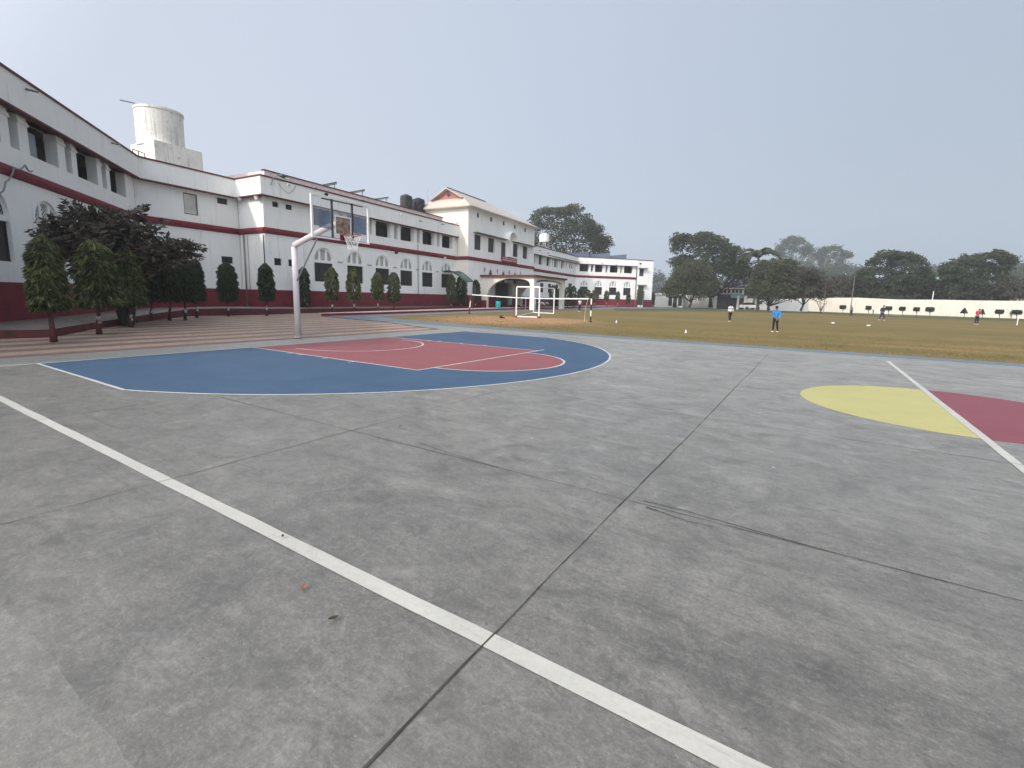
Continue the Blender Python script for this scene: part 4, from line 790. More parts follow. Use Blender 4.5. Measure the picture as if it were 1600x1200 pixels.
# ------------------------------------------------------------------ people
SKR = {}
def skin_obj(name, nodes, edges, radii, m, parent=None, sub=1, root=0):
    me = bpy.data.meshes.new(name); me.from_pydata([tuple(map(float, p)) for p in nodes], edges, []); me.materials.append(MATS[m])
    o = bpy.data.objects.new(name, me); COL.objects.link(o)
    md = o.modifiers.new('skin', 'SKIN'); md.use_smooth_shade = True
    sv = me.skin_vertices[0].data if len(me.skin_vertices) else None
    for i, r in enumerate(radii): sv[i].radius = (r, r) if not hasattr(r, '__len__') else r
    sv[root].use_root = True
    s2 = o.modifiers.new('sub', 'SUBSURF'); s2.levels = sub; s2.render_levels = sub
    if parent: o.parent = parent
    return o
def person(loc, face, h, lab, shirt, pants, pose, shoes='metal_dark', sleeves='short', parent=None):
    # local frame: x right, y forward, z up, unit height 1.0 scaled by h
    root = thing('person', lab, 'person', (loc[0], loc[1], 0)); root.rotation_euler = (0, 0, face); root.scale = (h, h, h)
    lean = pose.get('lean', 0.); ca, sa = math.cos(lean), math.sin(lean)
    pel = np.array([0, 0, .53]); 
    def T_(x, y, z): z = z-.53; return np.array([x, y*ca+z*sa, .53+z*ca-y*sa])
    J = dict(pel=pel, wst=T_(0, .005, .62), chs=T_(0, .01, .74), nck=T_(0, .0, .845), hd1=T_(0, .015, .90), hd2=T_(0, .02, .955))
    hy = pose.get('head', 0.)
    J['hd1'] = T_(0, .015+hy*.4, .90-hy*.1); J['hd2'] = T_(0, .02+hy, .955-hy*.35)
    for s_, k in ((-1, 'l'), (1, 'r')):
        J['sh'+k] = T_(s_*.100, 0, .815)
        el = pose.get('el'+k, (s_*.135, -.02, .64)); ha = pose.get('ha'+k, (s_*.14, .03, .49))
        J['el'+k] = T_(*el); J['ha'+k] = T_(*ha)
        kn = pose.get('kn'+k, (s_*.055, .015, .28)); an = pose.get('an'+k, (s_*.06, -.005, .045))
        J['hp'+k] = np.array([s_*.05, 0, .50]); J['kn'+k] = np.array(kn); J['an'+k] = np.array(an); J['to'+k] = np.array(an)+(s_*.01, .085, -.022)
    names = list(J); ix = {n_: i for i, n_ in enumerate(names)}
    ed = [('pel', 'wst'), ('wst', 'chs'), ('chs', 'nck'), ('nck', 'hd1'), ('hd1', 'hd2')]+[(a.replace('#', k), c.replace('#', k)) for k in 'lr' for a, c in (('chs', 'sh#'), ('sh#', 'el#'), ('el#', 'ha#'), ('pel', 'hp#'), ('hp#', 'kn#'), ('kn#', 'an#'), ('an#', 'to#'))]
    rad = dict(pel=(.075, .06), wst=(.068, .05), chs=(.082, .058), nck=.030, hd1=.046, hd2=.044)
    for k in 'lr': rad.update({'sh'+k: .036, 'el'+k: .024, 'ha'+k: .017, 'hp'+k: .052, 'kn'+k: .034, 'an'+k: .022, 'to'+k: .018})
    skin_obj('body', [J[n_] for n_ in names], [(ix[a], ix[c]) for a, c in ed], [rad[n_] for n_ in names], 'skin', root)
    g_ = 1.22
    sn_ = ['pel', 'wst', 'chs', 'shl', 'shr', 'ell', 'elr']+(['hal', 'har'] if sleeves == 'long' else []); sx_ = {n_: i for i, n_ in enumerate(sn_)}
    nodes = [J[n_] for n_ in sn_]
    if sleeves == 'short':
        for k in 'lr': nodes[sx_['el'+k]] = J['sh'+k]*.35+J['el'+k]*.65
    else:
        for k in 'lr': nodes[sx_['ha'+k]] = J['el'+k]*.15+J['ha'+k]*.85
    nodes[0] = J['pel']*.9+J['wst']*.1
    se = [(a, c) for a, c in ed if a in sx_ and c in sx_]
    sr = [tuple(np.array(rad[n_])*g_) if hasattr(rad[n_], '__len__') else rad[n_]*(1.3 if n_[:2] == 'sh' else 1.45) for n_ in sn_]
    top = skin_obj('shirt', nodes, [(sx_[a], sx_[c]) for a, c in se], sr, shirt, root)
    pn = ['pel', 'hpl', 'hpr', 'knl', 'knr', 'anl', 'anr']; px_ = {n_: i for i, n_ in enumerate(pn)}; nodes = [J[n_] for n_ in pn]; nodes[0] = J['pel']+(0, 0, .03)
    skin_obj('trousers', nodes, [(px_[a], px_[c]) for a, c in ed if a in px_ and c in px_], [(.082, .068)]+[.060, .060, .045, .045, .034, .034], pants, root)
    hd = J['hd2']; fwd = np.array([0, math.cos(lean+hy), -math.sin(lean+hy)])*1.
    b = MB(); 
    for i in range(60): pass
    prof = [(.0, .062), (.030, .055), (.048, .034), (.054, .008), (.052, -.018), (.040, -.040)]
    vs = []; n = 12
    for r_, z_ in prof[1:]:
        for j in range(n):
            a = 2*math.pi*j/n; y_ = r_*1.12*math.sin(a)-.006
            z2 = z_ + (.030 if math.sin(a) > .35 and z_ < .02 else 0)
            vs.append(hd+(r_*math.cos(a), y_, z2))
    k = len(prof)-1; fs = [(i*n+j, i*n+(j+1) % n, (i+1)*n+(j+1) % n, (i+1)*n+j) for i in range(k-1) for j in range(n)]+[tuple(range(n))]
    b.add(vs, fs); ho = b.obj('hair', 'hair', smooth=True); ho.parent = root
    for s_, k in ((-1, 'l'), (1, 'r')):
        b = MB(); an = J['an'+k]; b.lathe([(.030, 0), (.034, .012), (.026, .035)], (0, 0, 0), 10)
        vsx = [(x*1.0, y*2.1+.032, z) for x, y, z in b.v]; b.v = [(x+an[0], y+an[1], z+an[2]-.045) for x, y, z in vsx]; so_ = b.obj('shoe', shoes, smooth=True); so_.parent = root
        ha = J['ha'+k]; dr = unit(ha-J['el'+k]); sd = unit(np.cross(dr, (0, 1, .1)))
        b = MB(); b.tube([ha-dr*.005, ha+dr*.022, ha+dr*.045], [.016, .019, .014], 6)
        for q in range(4): o0 = ha+dr*.042+sd*(q-1.5)*.0085; b.tube([o0, o0+dr*(.018+.004*(q in (1, 2))), o0+dr*.034+(0, .010, 0)], [.005, .0045, .003], 5)
        b.tube([ha+dr*.012-sd*.015, ha+dr*.028-sd*.028, ha+dr*.044-sd*.026], [.006, .005, .004], 5)
        hn = b.obj('hand', 'skin', smooth=True); hn.parent = root
    b = MB(); b.tube([hd+(0, .046, .0), hd+(0, .062, -.014), hd+(0, .048, -.02)], [.005, .009, .005], 5)
    for s_ in (-1, 1): b.box(hd+(s_*.017, .050, .006), (.012, .006, .006), mi=1)
    b.box(hd+(0, .050, -.034), (.022, .006, .005), mi=1)
    for s_ in (-1, 1): b.box(hd+(s_*.052, -.004, -.004), (.008, .018, .026))
    fo = b.obj('face', ['skin', 'hair']); fo.parent = root
    return root
back_h = dict(ell=(-.15, -.07, .65), elr=(.15, -.07, .65), hal=(-.03, -.10, .52), har=(.03, -.11, .50), knl=(-.06, .01, .28), knr=(.08, .02, .28), anl=(-.07, 0, .045), anr=(.12, .02, .045))
away = YAW
person(G(1140, 502.5), away+.1, 1.31, 'person in a white shirt with dark hoops and black trousers walking away on the lawn', 'striped_cloth', 'black_cloth', dict(knr=(.05, .07, .29), anr=(.045, .03, .06), anl=(-.05, -.06, .05), knl=(-.05, -.01, .28)), 'shoe_white', 'long')
person(G(1210, 518.8), away-.15, 1.285, 'person in a bright blue shirt and black trousers standing with hands behind the back', 'blue_cloth', 'black_cloth', back_h, 'shoe_white', 'long')
person(G(1330, 493.6), away+1.6, 1.45, 'person in a grey blue top leaning forward near the white boundary wall', 'grey_cloth', 'navy_cloth', dict(lean=.25, head=.02, hal=(-.05, .14, .55), har=(.06, .14, .56)), 'metal_dark', 'short')
person(G(1364, 490.8), away+1.2, 1.25, 'person in a white shirt bending over by the round bushes below the boundary wall', 'white_cloth', 'black_cloth', dict(lean=.75, head=.03, hal=(-.06, .12, .48), har=(.06, .12, .48)), 'metal_dark', 'long')
person(G(1377, 500.8), away-1.3, 1.50, 'person dressed all in navy striding across the far lawn', 'navy_cloth', 'navy_cloth', dict(lean=.08, head=.02, knr=(.05, .12, .29), anr=(.05, .16, .06), knl=(-.05, -.02, .27), anl=(-.05, -.17, .07), hal=(-.12, .12, .56), har=(.13, -.08, .52)), 'shoe_white', 'long')
person(G(1525, 506.8), away-1.2, 1.42, 'person in a red top and dark trousers with bowed head and raised hands', 'red_cloth', 'black_cloth', dict(lean=.22, head=.045, ell=(-.12, .05, .66), elr=(.12, .05, .66), hal=(-.03, .12, .76), har=(.03, .12, .76)), 'shoe_white', 'long')
person(G(905.5, 486.8), away+.5, 1.42, 'person in a white shirt and navy trousers standing by the kerb behind the net tape', 'white_cloth', 'navy_cloth', dict(), 'shoe_white', 'short')
person(G(1034, 478.9), away+2.5, 1.5, 'person in dark red clothes sitting low in front of the small white pavilion', 'maroon', 'maroon', dict(lean=.3, knl=(-.07, .22, .48), knr=(.07, .22, .48), anl=(-.07, .22, .12), anr=(.07, .22, .12)), 'metal_dark', 'long')
# ------------------------------------------------------------------ things on the roofs and walls
def off_frame(f, a, o): return np.array([*f.p(a, o, 0)[:2], 0])
d0 = GD(250, 200, 43.); cx_, cy_ = d0[0], d0[1]
t = thing('water_tank', 'large round weathered white masonry water tank with black stains on a square base', 'water tank', (cx_, cy_, 8.6))
D = 43.
def zat(x, y, D=D): return GD(x, y, D)[2]
zt, zb_, zbb = zat(247, 160)-.62, zat(252, 231), zat(265, 262)
b = MB(); rr_ = 36.5/FPX*D*.655; b.lathe([(rr_, zb_-.1), (rr_, zt-.18), (rr_+.05, zt-.14), (rr_+.05, zt), (rr_-.2, zt), (rr_-.2, zt-.5)], (cx_, cy_, 0), 40); b.obj('tank_wall', 'wall_old', t, smooth=False)
bc = GD(262, 245, D); b = MB(); b.box((bc[0], bc[1], (zb_+zbb)/2-.3), (3.1, 2.9, zb_-zbb+.6), ((*FS.d, 0), (*FS.n, 0), (0, 0, 1))); b.obj('tank_base', 'wall_old', t)
p0 = GD(209, 161, D); p1 = GD(187, 156, D); b = MB(); b.tube([p0+(p0-p1)*.1, p1], .045, 6); b.obj('overflow_pipe', 'metal_grey', t)
q = GD(212, 238, 40.5); t = thing('roof_railing', 'short dark metal railing on the roof edge below the round masonry tank', 'railing', tuple(q)); b = MB()
for x, y in ((207, 233), (216, 236), (226, 240)): p_ = GD(x, y, 40.5); b.tube([p_-(0, 0, .6), p_], .03, 5)
b.tube([GD(207, 233, 40.5), GD(216, 236, 40.5), GD(226, 240, 40.5)], .03, 5); b.obj('rail', 'metal_dark', t)
for i, (x, w_, yt, yb, lab) in enumerate(((634.8, 18, 304.5, 330, 'black ribbed plastic water tank on the roof, the left one of the pair'), (653.8, 19, 310, 335, 'black ribbed plastic water tank on the roof, the right one of the pair'))):
    D = 59+i*1.5; c = GD(x, 320, D); sl_ = math.hypot(x-800, 0)
    r_ = w_/2/FPX*D*.985; zt, zb = zat(x, yt, D), zat(x, yb, D)-.3; h = zt-zb
    t = thing('plastic_tank', lab, 'water tank', (c[0], c[1], zb), 'black plastic tanks'); b = MB(); pr = [(r_*.97, 0), (r_, .05)]
    for k in range(5): z_ = .1+(h-.4)*k/5; pr += [(r_, z_), (r_, z_+(h-.4)/5*.7), (r_*.965, z_+(h-.4)/5*.78), (r_*.965, z_+(h-.4)/5*.95)]
    pr += [(r_, h-.28), (r_*.9, h-.14), (r_*.5, h-.05), (r_*.42, h-.04)]; b.lathe(pr, (c[0], c[1], zb), 24); b.obj('tank_body', 'black_plastic', t, smooth=False)
    b = MB(); b.lathe([(r_*.42, h-.05), (r_*.42, h+.02), (r_*.1, h+.04)], (c[0], c[1], zb), 16); b.obj('lid', 'black_plastic', t)
D = 82.; c = GD(850.5, 370, D); t = thing('water_tank', 'small round white water tank on the far roof before the big tree', 'water tank', (c[0], c[1], 9)); zt, zb = zat(850, 366.5, D), zat(850, 378, D)
b = MB(); b.lathe([(.78, zb), (.80, zt-.1), (.84, zt), (.3, zt+.15)], (c[0], c[1], 0), 20); b.obj('tank_wall', 'wall_white', t, smooth=False)
b = MB()
for dx in (-.6, .6):
    for dy in (-.6, .6): b.box((c[0]+dx, c[1]+dy, (zb+8.6)/2), (.15, .15, zb-8.6+.02))
b.pieces('leg', 'metal_grey', t)
def panel(x0, y0, x1, y1, D, lab, grp, w_=3.0, tilt=.32, m='solar_back'):
    a, c = GD(x0, y0, D), GD(x1, y1, D+.0); mid_ = (a+c)/2; t = thing('solar_panel', lab, 'solar panel', tuple(mid_), grp)
    d = c-a; L_ = np.linalg.norm(d); d /= L_; s_ = unit(np.cross((0, 0, 1.), d)); u_ = unit(np.cross(d, s_)); u2 = u_*math.cos(0)+0
    sv = unit(s_*math.cos(tilt)+np.array([0, 0, 1.])*math.sin(tilt)); nn = unit(np.cross(d, sv))
    cc = mid_-0*sv; b = MB(); b.box(cc, (L_, w_, .06), (d, sv, nn)); b.obj('panel', 'solar', t)
    b = MB(); b.box(cc-nn*.06*np.sign(nn[2]), (L_*.98, w_*.97, .04), (d, sv, nn)); b.obj('panel_back', m, t)
    b = MB()
    for u in (-.35, .35):
        for v_ in (-.4, .4): p_ = cc+d*L_*u+sv*w_*v_; b.tube([p_-nn*.05*np.sign(nn[2]), (p_[0], p_[1], 8.6)], .035, 5)
    b.pieces('stand', 'metal_grey', t)
for (x0, y0, x1, y1, D, lab) in ((501, 290.5, 526, 285.5, 47.5, 'tilted solar panel on a stand on the roof, nearest to the court'), (543, 301.5, 570, 297, 52, 'tilted solar panel on the roof, second from the left above the backboard'), (581, 312, 607, 308.5, 57, 'tilted solar panel on the roof just left of the black plastic tanks')):
    panel(x0, y0, x1, y1, D, lab, 'solar panels on the near roof', 2.0, .14)
for (x0, y0, x1, y1, D, lab) in ((884, 399.5, 920, 397.5, 108, 'dark blue solar array on the far roof below the big tree, leftmost of three'), (916, 401.5, 953, 399, 109, 'dark blue solar array on the far roof, middle one of three'), (946, 404, 979, 401.5, 110, 'dark blue solar array on the far roof, rightmost of three')):
    panel(x0, y0, x1, y1, D, lab, 'solar arrays on the far roof', 3., .45, 'solar')
def wall_lamp(f, x, y, lab, m='metal_dark', sz=.26, off=0.0):
    a, z = f.th(x, y); p_ = np.array(f.p(a, off, z)); t = thing('wall_lamp', lab, 'lamp', tuple(p_), 'lamps fixed to the school walls'); n3 = np.array([*f.n, 0]); d3 = np.array([*f.d, 0])
    b = MB(); b.tube([p_, p_+n3*.22+(0, 0, .04)], .02, 6); b.obj('bracket', 'metal_grey', t)
    b = MB(); up_ = unit(np.array([0, 0, 1.])+n3*.5); b.box(p_+n3*.30, (sz, .10, sz*.8), (d3, unit(n3-np.array([0, 0, .5])), up_)); b.obj('lamp_head', m, t)
wall_lamp(FM, 506, 304, 'small black floodlight on the parapet above the backboard'); wall_lamp(FM, 619.5, 394.5, 'dark floodlight under the maroon band between two arched windows', sz=.34, off=-.3); wall_lamp(FM, 695.5, 403, 'pale floodlight under the maroon band near the tall block', 'white_paint', .3, -.3)
wall_lamp(FM, 447, 289.5, 'small white lamp on the parapet near the corner of the school', 'white_paint', .22); wall_lamp(FM, 624, 336, 'small white lamp on the parapet below the black plastic tanks', 'white_paint', .22)
wall_lamp(FJ, 373, 310, 'white lamp under the eaves on the left of the sunlit corner wall', 'white_paint', .3, -.35); wall_lamp(FJ, 399, 308.5, 'white lamp under the eaves on the right of the sunlit corner wall', 'white_paint', .3, -.35)
wall_lamp(FF, 1000, 412, 'small lamp high on the right end of the far wing', 'metal_dark', .35, -.05)
a, z = FM.th(434, 274); p_ = np.array(FM.p(a, .1, z)); t = thing('street_lamp', 'dark green street lamp head on a short curved arm over the school parapet', 'lamp', tuple(p_)); b = MB(); n3 = np.array([*FM.n, 0]); d3 = np.array([*FM.d, 0])
b.tube([p_-d3*.7-(0, 0, .85), p_-d3*.45-(0, 0, .3), p_-d3*.1, p_+d3*.1], .035, 6); b.obj('arm', 'metal_grey', t); b = MB(); b.tube([p_, p_+d3*.25+n3*.15, p_+d3*.6+n3*.2-(0, 0, .08)], [.06, .17, .05], 8); b.obj('lamp_head', 'green_sheet', t, smooth=True)
b = MB(); b.tube([p_+d3*.35+n3*.18-(0, 0, .12), p_+d3*.6+n3*.2-(0, 0, .14)], [.10, .08], 8); b.obj('lens', 'white_paint', t)
def spout(f, x, y):
    a, z = f.th(x, y); p_ = np.array(f.p(a, -.05, z)); n3 = np.array([*f.n, -.12]); b = MB(); b.tube([p_, p_+n3*.45], .045, 8); b.obj('drain_spout', 'walk_concrete', school)
for f, x, y in ((FL, 40, 139), (FL, 174, 223), (FM, 489, 293), (FM, 564, 312), (FM, 655, 345), (FM, 690, 350), (f2, 842, 391), (f2, 855, 395), (FF, 917, 409), (FF, 940, 411), (FF, 962, 413)): spout(f, x, y)
# loose cables
def cable(pts, r, lab, m='metal_dark', nm='cable'):
    b = MB(); P_ = [np.array(p) for p in pts]; q = []
    for i in range(len(P_)-1):
        for u in np.linspace(0, 1, 6, endpoint=False): q.append(P_[i]*(1-u)+P_[i+1]*u-np.array([0, 0, .12*math.sin(math.pi*u)]))
    q.append(P_[-1]); b.tube(q, r, 6); tag(b.obj(nm, m, loc=q[0], smooth=True), lab, 'cable')
def on(f, x, y, off): a, z = f.th(x, y); return f.p(a, off, z)
cable([on(FL, 60, 268, -.2), on(FL, 44, 258, -.1), on(FL, 30, 262, -.15), on(FL, 22, 285, -.25), on(FL, 17, 302, -.3), on(FL, 2, 318, -.3)], .03, 'thick grey cable looping over the maroon band on the near left wing', 'metal_grey')
cable([on(FM, 434, 285, .05), on(FM, 450, 302, .05), on(FM, 462, 290, .05)], .012, 'thin slack wire hanging on the parapet near the corner of the school')
q = GD(668.5, 308, 62); t = thing('antenna', 'thin pale pole antenna on the roof left of the hipped roof', 'antenna', (q[0], q[1], 8.6)); b = MB(); b.tube([(q[0], q[1], 8.6), (q[0], q[1], zat(668.5, 294, 62))], [.03, .015], 5); b.obj('mast', 'metal_grey', t)
# green canopy beside the block
c0, c1 = np.array([*FM.p(FM.th(697, 430)[0], WO, 0)[:2], 3.95]), np.array([*FM.p(FM.th(712, 431)[0], WO, 0)[:2], 3.95])
c2, c3 = G(728, 440.5, 2.9), G(739.5, 440., 2.9)
t = thing('green_canopy', 'curved dark green sheet canopy over a side entrance next to the tall block', 'canopy', (*((c0+c3)/2)[:2], 0)); b = MB(); k = 9; va, vb_ = [], []
for i in range(k+1):
    u = i/k; lift = .62*math.sin(math.pi*min(1, u*.9+.1))*(1-u*.3)
    va.append(c0*(1-u)+c2*u+(0, 0, lift)); vb_.append(c1*(1-u)+c3*u+(0, 0, lift))
n = k+1; b.add(va+vb_+[p-(0, 0, .05) for p in va]+[p-(0, 0, .05) for p in vb_], [(i, i+1, n+i+1, n+i) for i in range(k)]+[(2*n+i, 3*n+i, 3*n+i+1, 2*n+i+1) for i in range(k)]); b.obj('canopy_sheet', 'green_sheet', t, smooth=False)
b = MB(); b.tube(va, .06, 6); b.tube(vb_, .05, 6); b.obj('canopy_rib', 'metal_dark', t)
for c in (c2, c3): b = MB(); b.tube([(c[0], c[1], .1), (c[0], c[1], 2.9)], .05, 6); b.obj('canopy_post', 'metal_dark', t)
dm = (c2*.35+c0*.65)
# teal drum, bins
g = G(778, 483.2); b = MB(); b.lathe([(.27, 0), (.30, .05), (.29, .4), (.31, .43), (.29, .46), (.30, .85), (.27, .9), (.25, .9)], g, 18); t = tag(b.obj('barrel', 'teal', loc=g, smooth=False), 'bright turquoise plastic barrel standing by the kerb in front of the porch', 'barrel')
g = G(199, 508.5); t = thing('planter_pot', 'black tapered planter pot between the clipped trees at the left', 'pot', (g[0], g[1], 0)); b = MB(); b.lathe([(.22, 0), (.32, .68), (.36, .70), (.36, .78), (.31, .78), (.29, .6)], g, 20); b.obj('pot', 'black_plastic', t)
b = MB(); b.lathe([(.30, .70), (.05, .72)], g, 16); b.obj('soil', 'bark', t)
g = G(703, 479); 
# scooters and a car under the porch
def scooter(x, y, z, face, m, lab):
    g = G(x, y, z); t = thing('scooter', lab, 'scooter', (g[0], g[1], z), 'scooters parked by the porch'); t.rotation_euler = (0, 0, face)
    def P_(b, nm, mm): o = b.obj(nm, mm, smooth=False); o.parent = t; return o
    for s_ in (-.6, .62):
        b = MB(); n = 16; r0_, r1_ = .24, .15
        b.tube([(s_+.20*math.cos(a), 0, .24+.20*math.sin(a)) for a in np.linspace(0, 2*math.pi, 17)], .05, 6, cap=False); wh = P_(b, 'wheel', 'black_plastic')
        b = MB(); b.tube([(s_, -.03, .24), (s_, .03, .24)], .12, 10); o = b.obj('rim', 'metal_grey'); o.parent = wh
    b = MB(); b.tube([(.50, 0, .30), (.42, 0, .62), (.36, 0, .92)], [.10, .16, .10], 8); b.box((.05, 0, .28), (.75, .30, .08)); b.tube([(-.25, 0, .38), (-.5, 0, .55), (-.85, 0, .60)], [.16, .19, .10], 8); P_(b, 'body', m)
    b = MB(); b.tube([(-.08, 0, .72), (-.45, 0, .76), (-.85, 0, .78)], [.11, .14, .09], 8); P_(b, 'seat', 'black_plastic')
    b = MB(); b.tube([(.33, -.30, 1.0), (.38, 0, .95), (.33, .30, 1.0)], .025, 6); b.tube([(.36, 0, .9), (.38, 0, 1.02)], [.09, .07], 8); P_(b, 'handlebar', 'metal_dark')
for i, (x, y, f_, m_, lab) in enumerate(((832, 478.5, .4, 'white_paint', 'white scooter parked nearest the porch steps behind the goal frame'), (846, 478.8, .9, 'metal_grey', 'grey scooter parked beside the white front pier of the porch'), (853, 479.2, .7, 'white_paint', 'white scooter parked just right of the porch pier'), (861, 479.4, .8, 'white_paint', 'white scooter parked second right of the porch pier'), (871, 479.6, .8, 'black_plastic', 'black scooter with pale seat parked last in the row before the dark clipped trees'), (812, 479.0, .2, 'black_plastic', 'black scooter parked in the shade under the porch arch'))): scooter(x, y, .1, f_, m_, lab)
def car(x, y, z, face, m, lab, D=None):
    g = G(x, y, z) if D is None else GD(x, y, D); t = thing('parked_car', lab, 'car', (g[0], g[1], g[2])); t.rotation_euler = (0, 0, face)
    def P_(b, nm, mm, par=t): o = b.obj(nm, mm, smooth=False); o.parent = par; return o
    b = MB(); prof = [(-2., .35), (-2.02, .75), (-1.9, .92), (1.0, .95), (1.85, .82), (2.0, .6), (2.0, .35)]
    def ext(b, prof, w0, w1=None):
        n = len(prof); w1 = w1 or w0; b.add([(x, -w0 if z < .93 else -w1, z) for x, z in prof]+[(x, w0 if z < .93 else w1, z) for x, z in prof], [(i, (i+1) % n, n+(i+1) % n, n+i) for i in range(n)]+[tuple(range(n-1, -1, -1)), tuple(range(n, 2*n))])
    ext(b, prof, .82, .76); bd = P_(b, 'body', m)
    b = MB(); ext(b, [(-1.85, .93), (-1.55, 1.42), (.15, 1.44), (.95, .96)], .74, .62); P_(b, 'cabin', 'metal_dark')
    b = MB(); ext(b, [(-1.5, 1.43), (-1.45, 1.48), (.05, 1.49), (.12, 1.45)], .62, .60); P_(b, 'car_roof', m)
    for x_ in (-1.25, 1.25):
        for y_ in (-.78, .78): b = MB(); b.tube([(x_, y_-.09, .31), (x_, y_+.09, .31)], .31, 16); wh = P_(b, 'wheel', 'black_plastic'); b = MB(); b.tube([(x_, y_-.1, .31), (x_, y_+.1, .31)], .17, 10); P_(b, 'rim', 'metal_grey', wh)
    for y_ in (-.6, .6): b = MB(); b.box((1.97, y_, .68), (.08, .25, .12)); P_(b, 'headlight', 'white_paint'); b = MB(); b.box((-2.0, y_, .75), (.06, .22, .14)); P_(b, 'tail_light', 'red_cloth')
car(838, 477.5, .05, 1.75, 'white_paint', 'white hatchback parked beyond the porch behind the goal frame')
# ------------------------------------------------------------------ clipped mast trees in front of the school
def column_proto(nl, seed, dark=False, shape=0, leaf=.17):
    rr = np.random.default_rng(seed); C_, S_, N_ = [], [], []
    nc = nl//9
    prof = [(0, .95), (.1, 1.), (.4, .90), (.7, .80), (.86, .70), (.95, .55), (1., .30)] if shape == 0 else [(0, .86), (.12, .97), (.5, 1.), (.78, .88), (.92, .70), (1, .35)]
    xs, ys = zip(*prof)
    for i in range(nc):                                     # drooping sprays of long leaves
        z = 1.02*rr.random()**.92; r = np.interp(z, xs, ys)*(.35+.65*rr.random()**.42)*(1+.08*math.sin(z*30+seed)+.05*rr.normal())
        a = rr.random()*2*math.pi; r *= (1+.07*math.sin(3*a+seed)); r *= .92
        for _ in range(9):
            a2 = a+rr.normal()*.5; o_ = rr.random()
            C_.append(((r*math.cos(a)+.07*o_*math.cos(a2))*.5, (r*math.sin(a)+.07*o_*math.sin(a2))*.5, z+.012-.045*o_*rr.random()+.01*rr.normal())); S_.append(leaf*(.55+.75*rr.random()))
            N_.append((math.cos(a2)*(.35+.9*rr.random()), math.sin(a2)*(.35+.9*rr.random()), -.85+rr.normal()*.3))
    return C_, S_, N_
TREES = [  # base px, crown left, right, top, bottom, dark, shape, trunk paint, label
 (84, 531, 37, 105, 377, 482, 0, 0, 'bark_red', 'clipped mast tree with bare reddish trunk, leftmost of the row and nearest'),
 (155, 519, 112, 186, 383, 479, 0, 0, 'lime_wash', 'clipped mast tree with red and white painted trunk, second from the left edge'),
 (205, 508.5, 173, 226, 393, 475, 0, 0, 'lime_wash', 'clipped mast tree with white painted trunk right behind the black planter pot'),
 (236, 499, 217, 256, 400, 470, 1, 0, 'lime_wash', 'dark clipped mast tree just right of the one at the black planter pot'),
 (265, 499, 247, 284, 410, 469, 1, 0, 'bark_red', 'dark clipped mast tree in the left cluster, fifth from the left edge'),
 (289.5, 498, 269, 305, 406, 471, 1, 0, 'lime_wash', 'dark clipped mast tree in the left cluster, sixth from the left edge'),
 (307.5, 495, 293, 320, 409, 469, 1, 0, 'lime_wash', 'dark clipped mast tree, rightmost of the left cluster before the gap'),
 (357, 492.5, 338, 371, 414, 470, 1, 1, 'lime_wash', 'lone clipped mast tree with rounded crown left of the drain pipe corner'),
 (416.5, 492, 402, 429, 415.5, 469, 1, 1, 'lime_wash', 'lone clipped mast tree at the outer corner of the school, left of the hoop'),
 (474.5, 483, 464, 485, 420, 481, 1, 1, 'bark_red', 'dark clipped mast tree half hidden behind the hoop pole'),
 (519.5, 486.5, 507, 530, 421, 469, 0, 1, 'lime_wash', 'clipped mast tree in front of the first full arched window right of the hoop pole'),
 (553.5, 485.5, 541, 564.5, 423, 469, 0, 1, 'lime_wash', 'clipped mast tree between the first and second arched windows right of the hoop pole'),
 (591, 485, 580, 600.5, 428, 468, 0, 1, 'lime_wash', 'slim clipped mast tree left in the close pair before the third arched window'),
 (615.5, 485, 605, 625.5, 428, 471, 0, 1, 'bark_red', 'clipped mast tree right in the close pair before the third arched window'),
 (705, 481, 697, 713, 431, 472, 0, 1, 'lime_wash', 'clipped mast tree at the left side of the green canopy'),
 (720.5, 480, 711, 730, 433, 472, 1, 1, 'lime_wash', 'broad clipped mast tree right beneath the green canopy'),
 (743, 480, 736, 750.5, 439, 471, 1, 1, 'lime_wash', 'clipped mast tree between the green canopy and the porch wall'),
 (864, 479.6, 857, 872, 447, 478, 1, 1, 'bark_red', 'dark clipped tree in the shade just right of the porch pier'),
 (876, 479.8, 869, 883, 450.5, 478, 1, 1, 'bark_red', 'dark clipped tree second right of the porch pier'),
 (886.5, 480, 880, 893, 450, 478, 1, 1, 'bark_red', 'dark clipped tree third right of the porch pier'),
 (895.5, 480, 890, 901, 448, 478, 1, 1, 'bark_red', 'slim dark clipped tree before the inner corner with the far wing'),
 (906, 479.2, 901, 911, 452, 470, 1, 1, 'bark_red', 'clipped tree at the left end of the sunlit far wing'),
 (916.5, 479, 909, 924, 453, 470, 0, 1, 'lime_wash', 'broad clipped tree in front of the first arched window of the far wing'),
 (929, 479, 922.5, 936, 454, 470, 0, 1, 'lime_wash', 'broad clipped tree before the second arched window of the far wing'),
 (948, 479, 943.5, 952, 455, 469.5, 0, 1, 'lime_wash', 'slim clipped tree standing between the second and third arched windows of the far wing'),
 (965.5, 479, 961.5, 969, 456, 470, 0, 1, 'lime_wash', 'slim clipped tree just right of the third arched window of the far wing'),
 (981.5, 479.2, 978, 985.5, 459, 474, 1, 1, 'bark_red', 'dark narrow clipped tree before the fourth arched window of the far wing'),
 (1000.5, 479.2, 994.5, 1006.5, 450, 470, 0, 1, 'bark_red', 'tall bushy clipped tree in front of the doorway at the end of the far wing'),
 (1019.5, 479.3, 1016, 1023.5, 457, 475, 0, 1, 'bark_red', 'clipped tree at the right end corner of the far wing'),
]
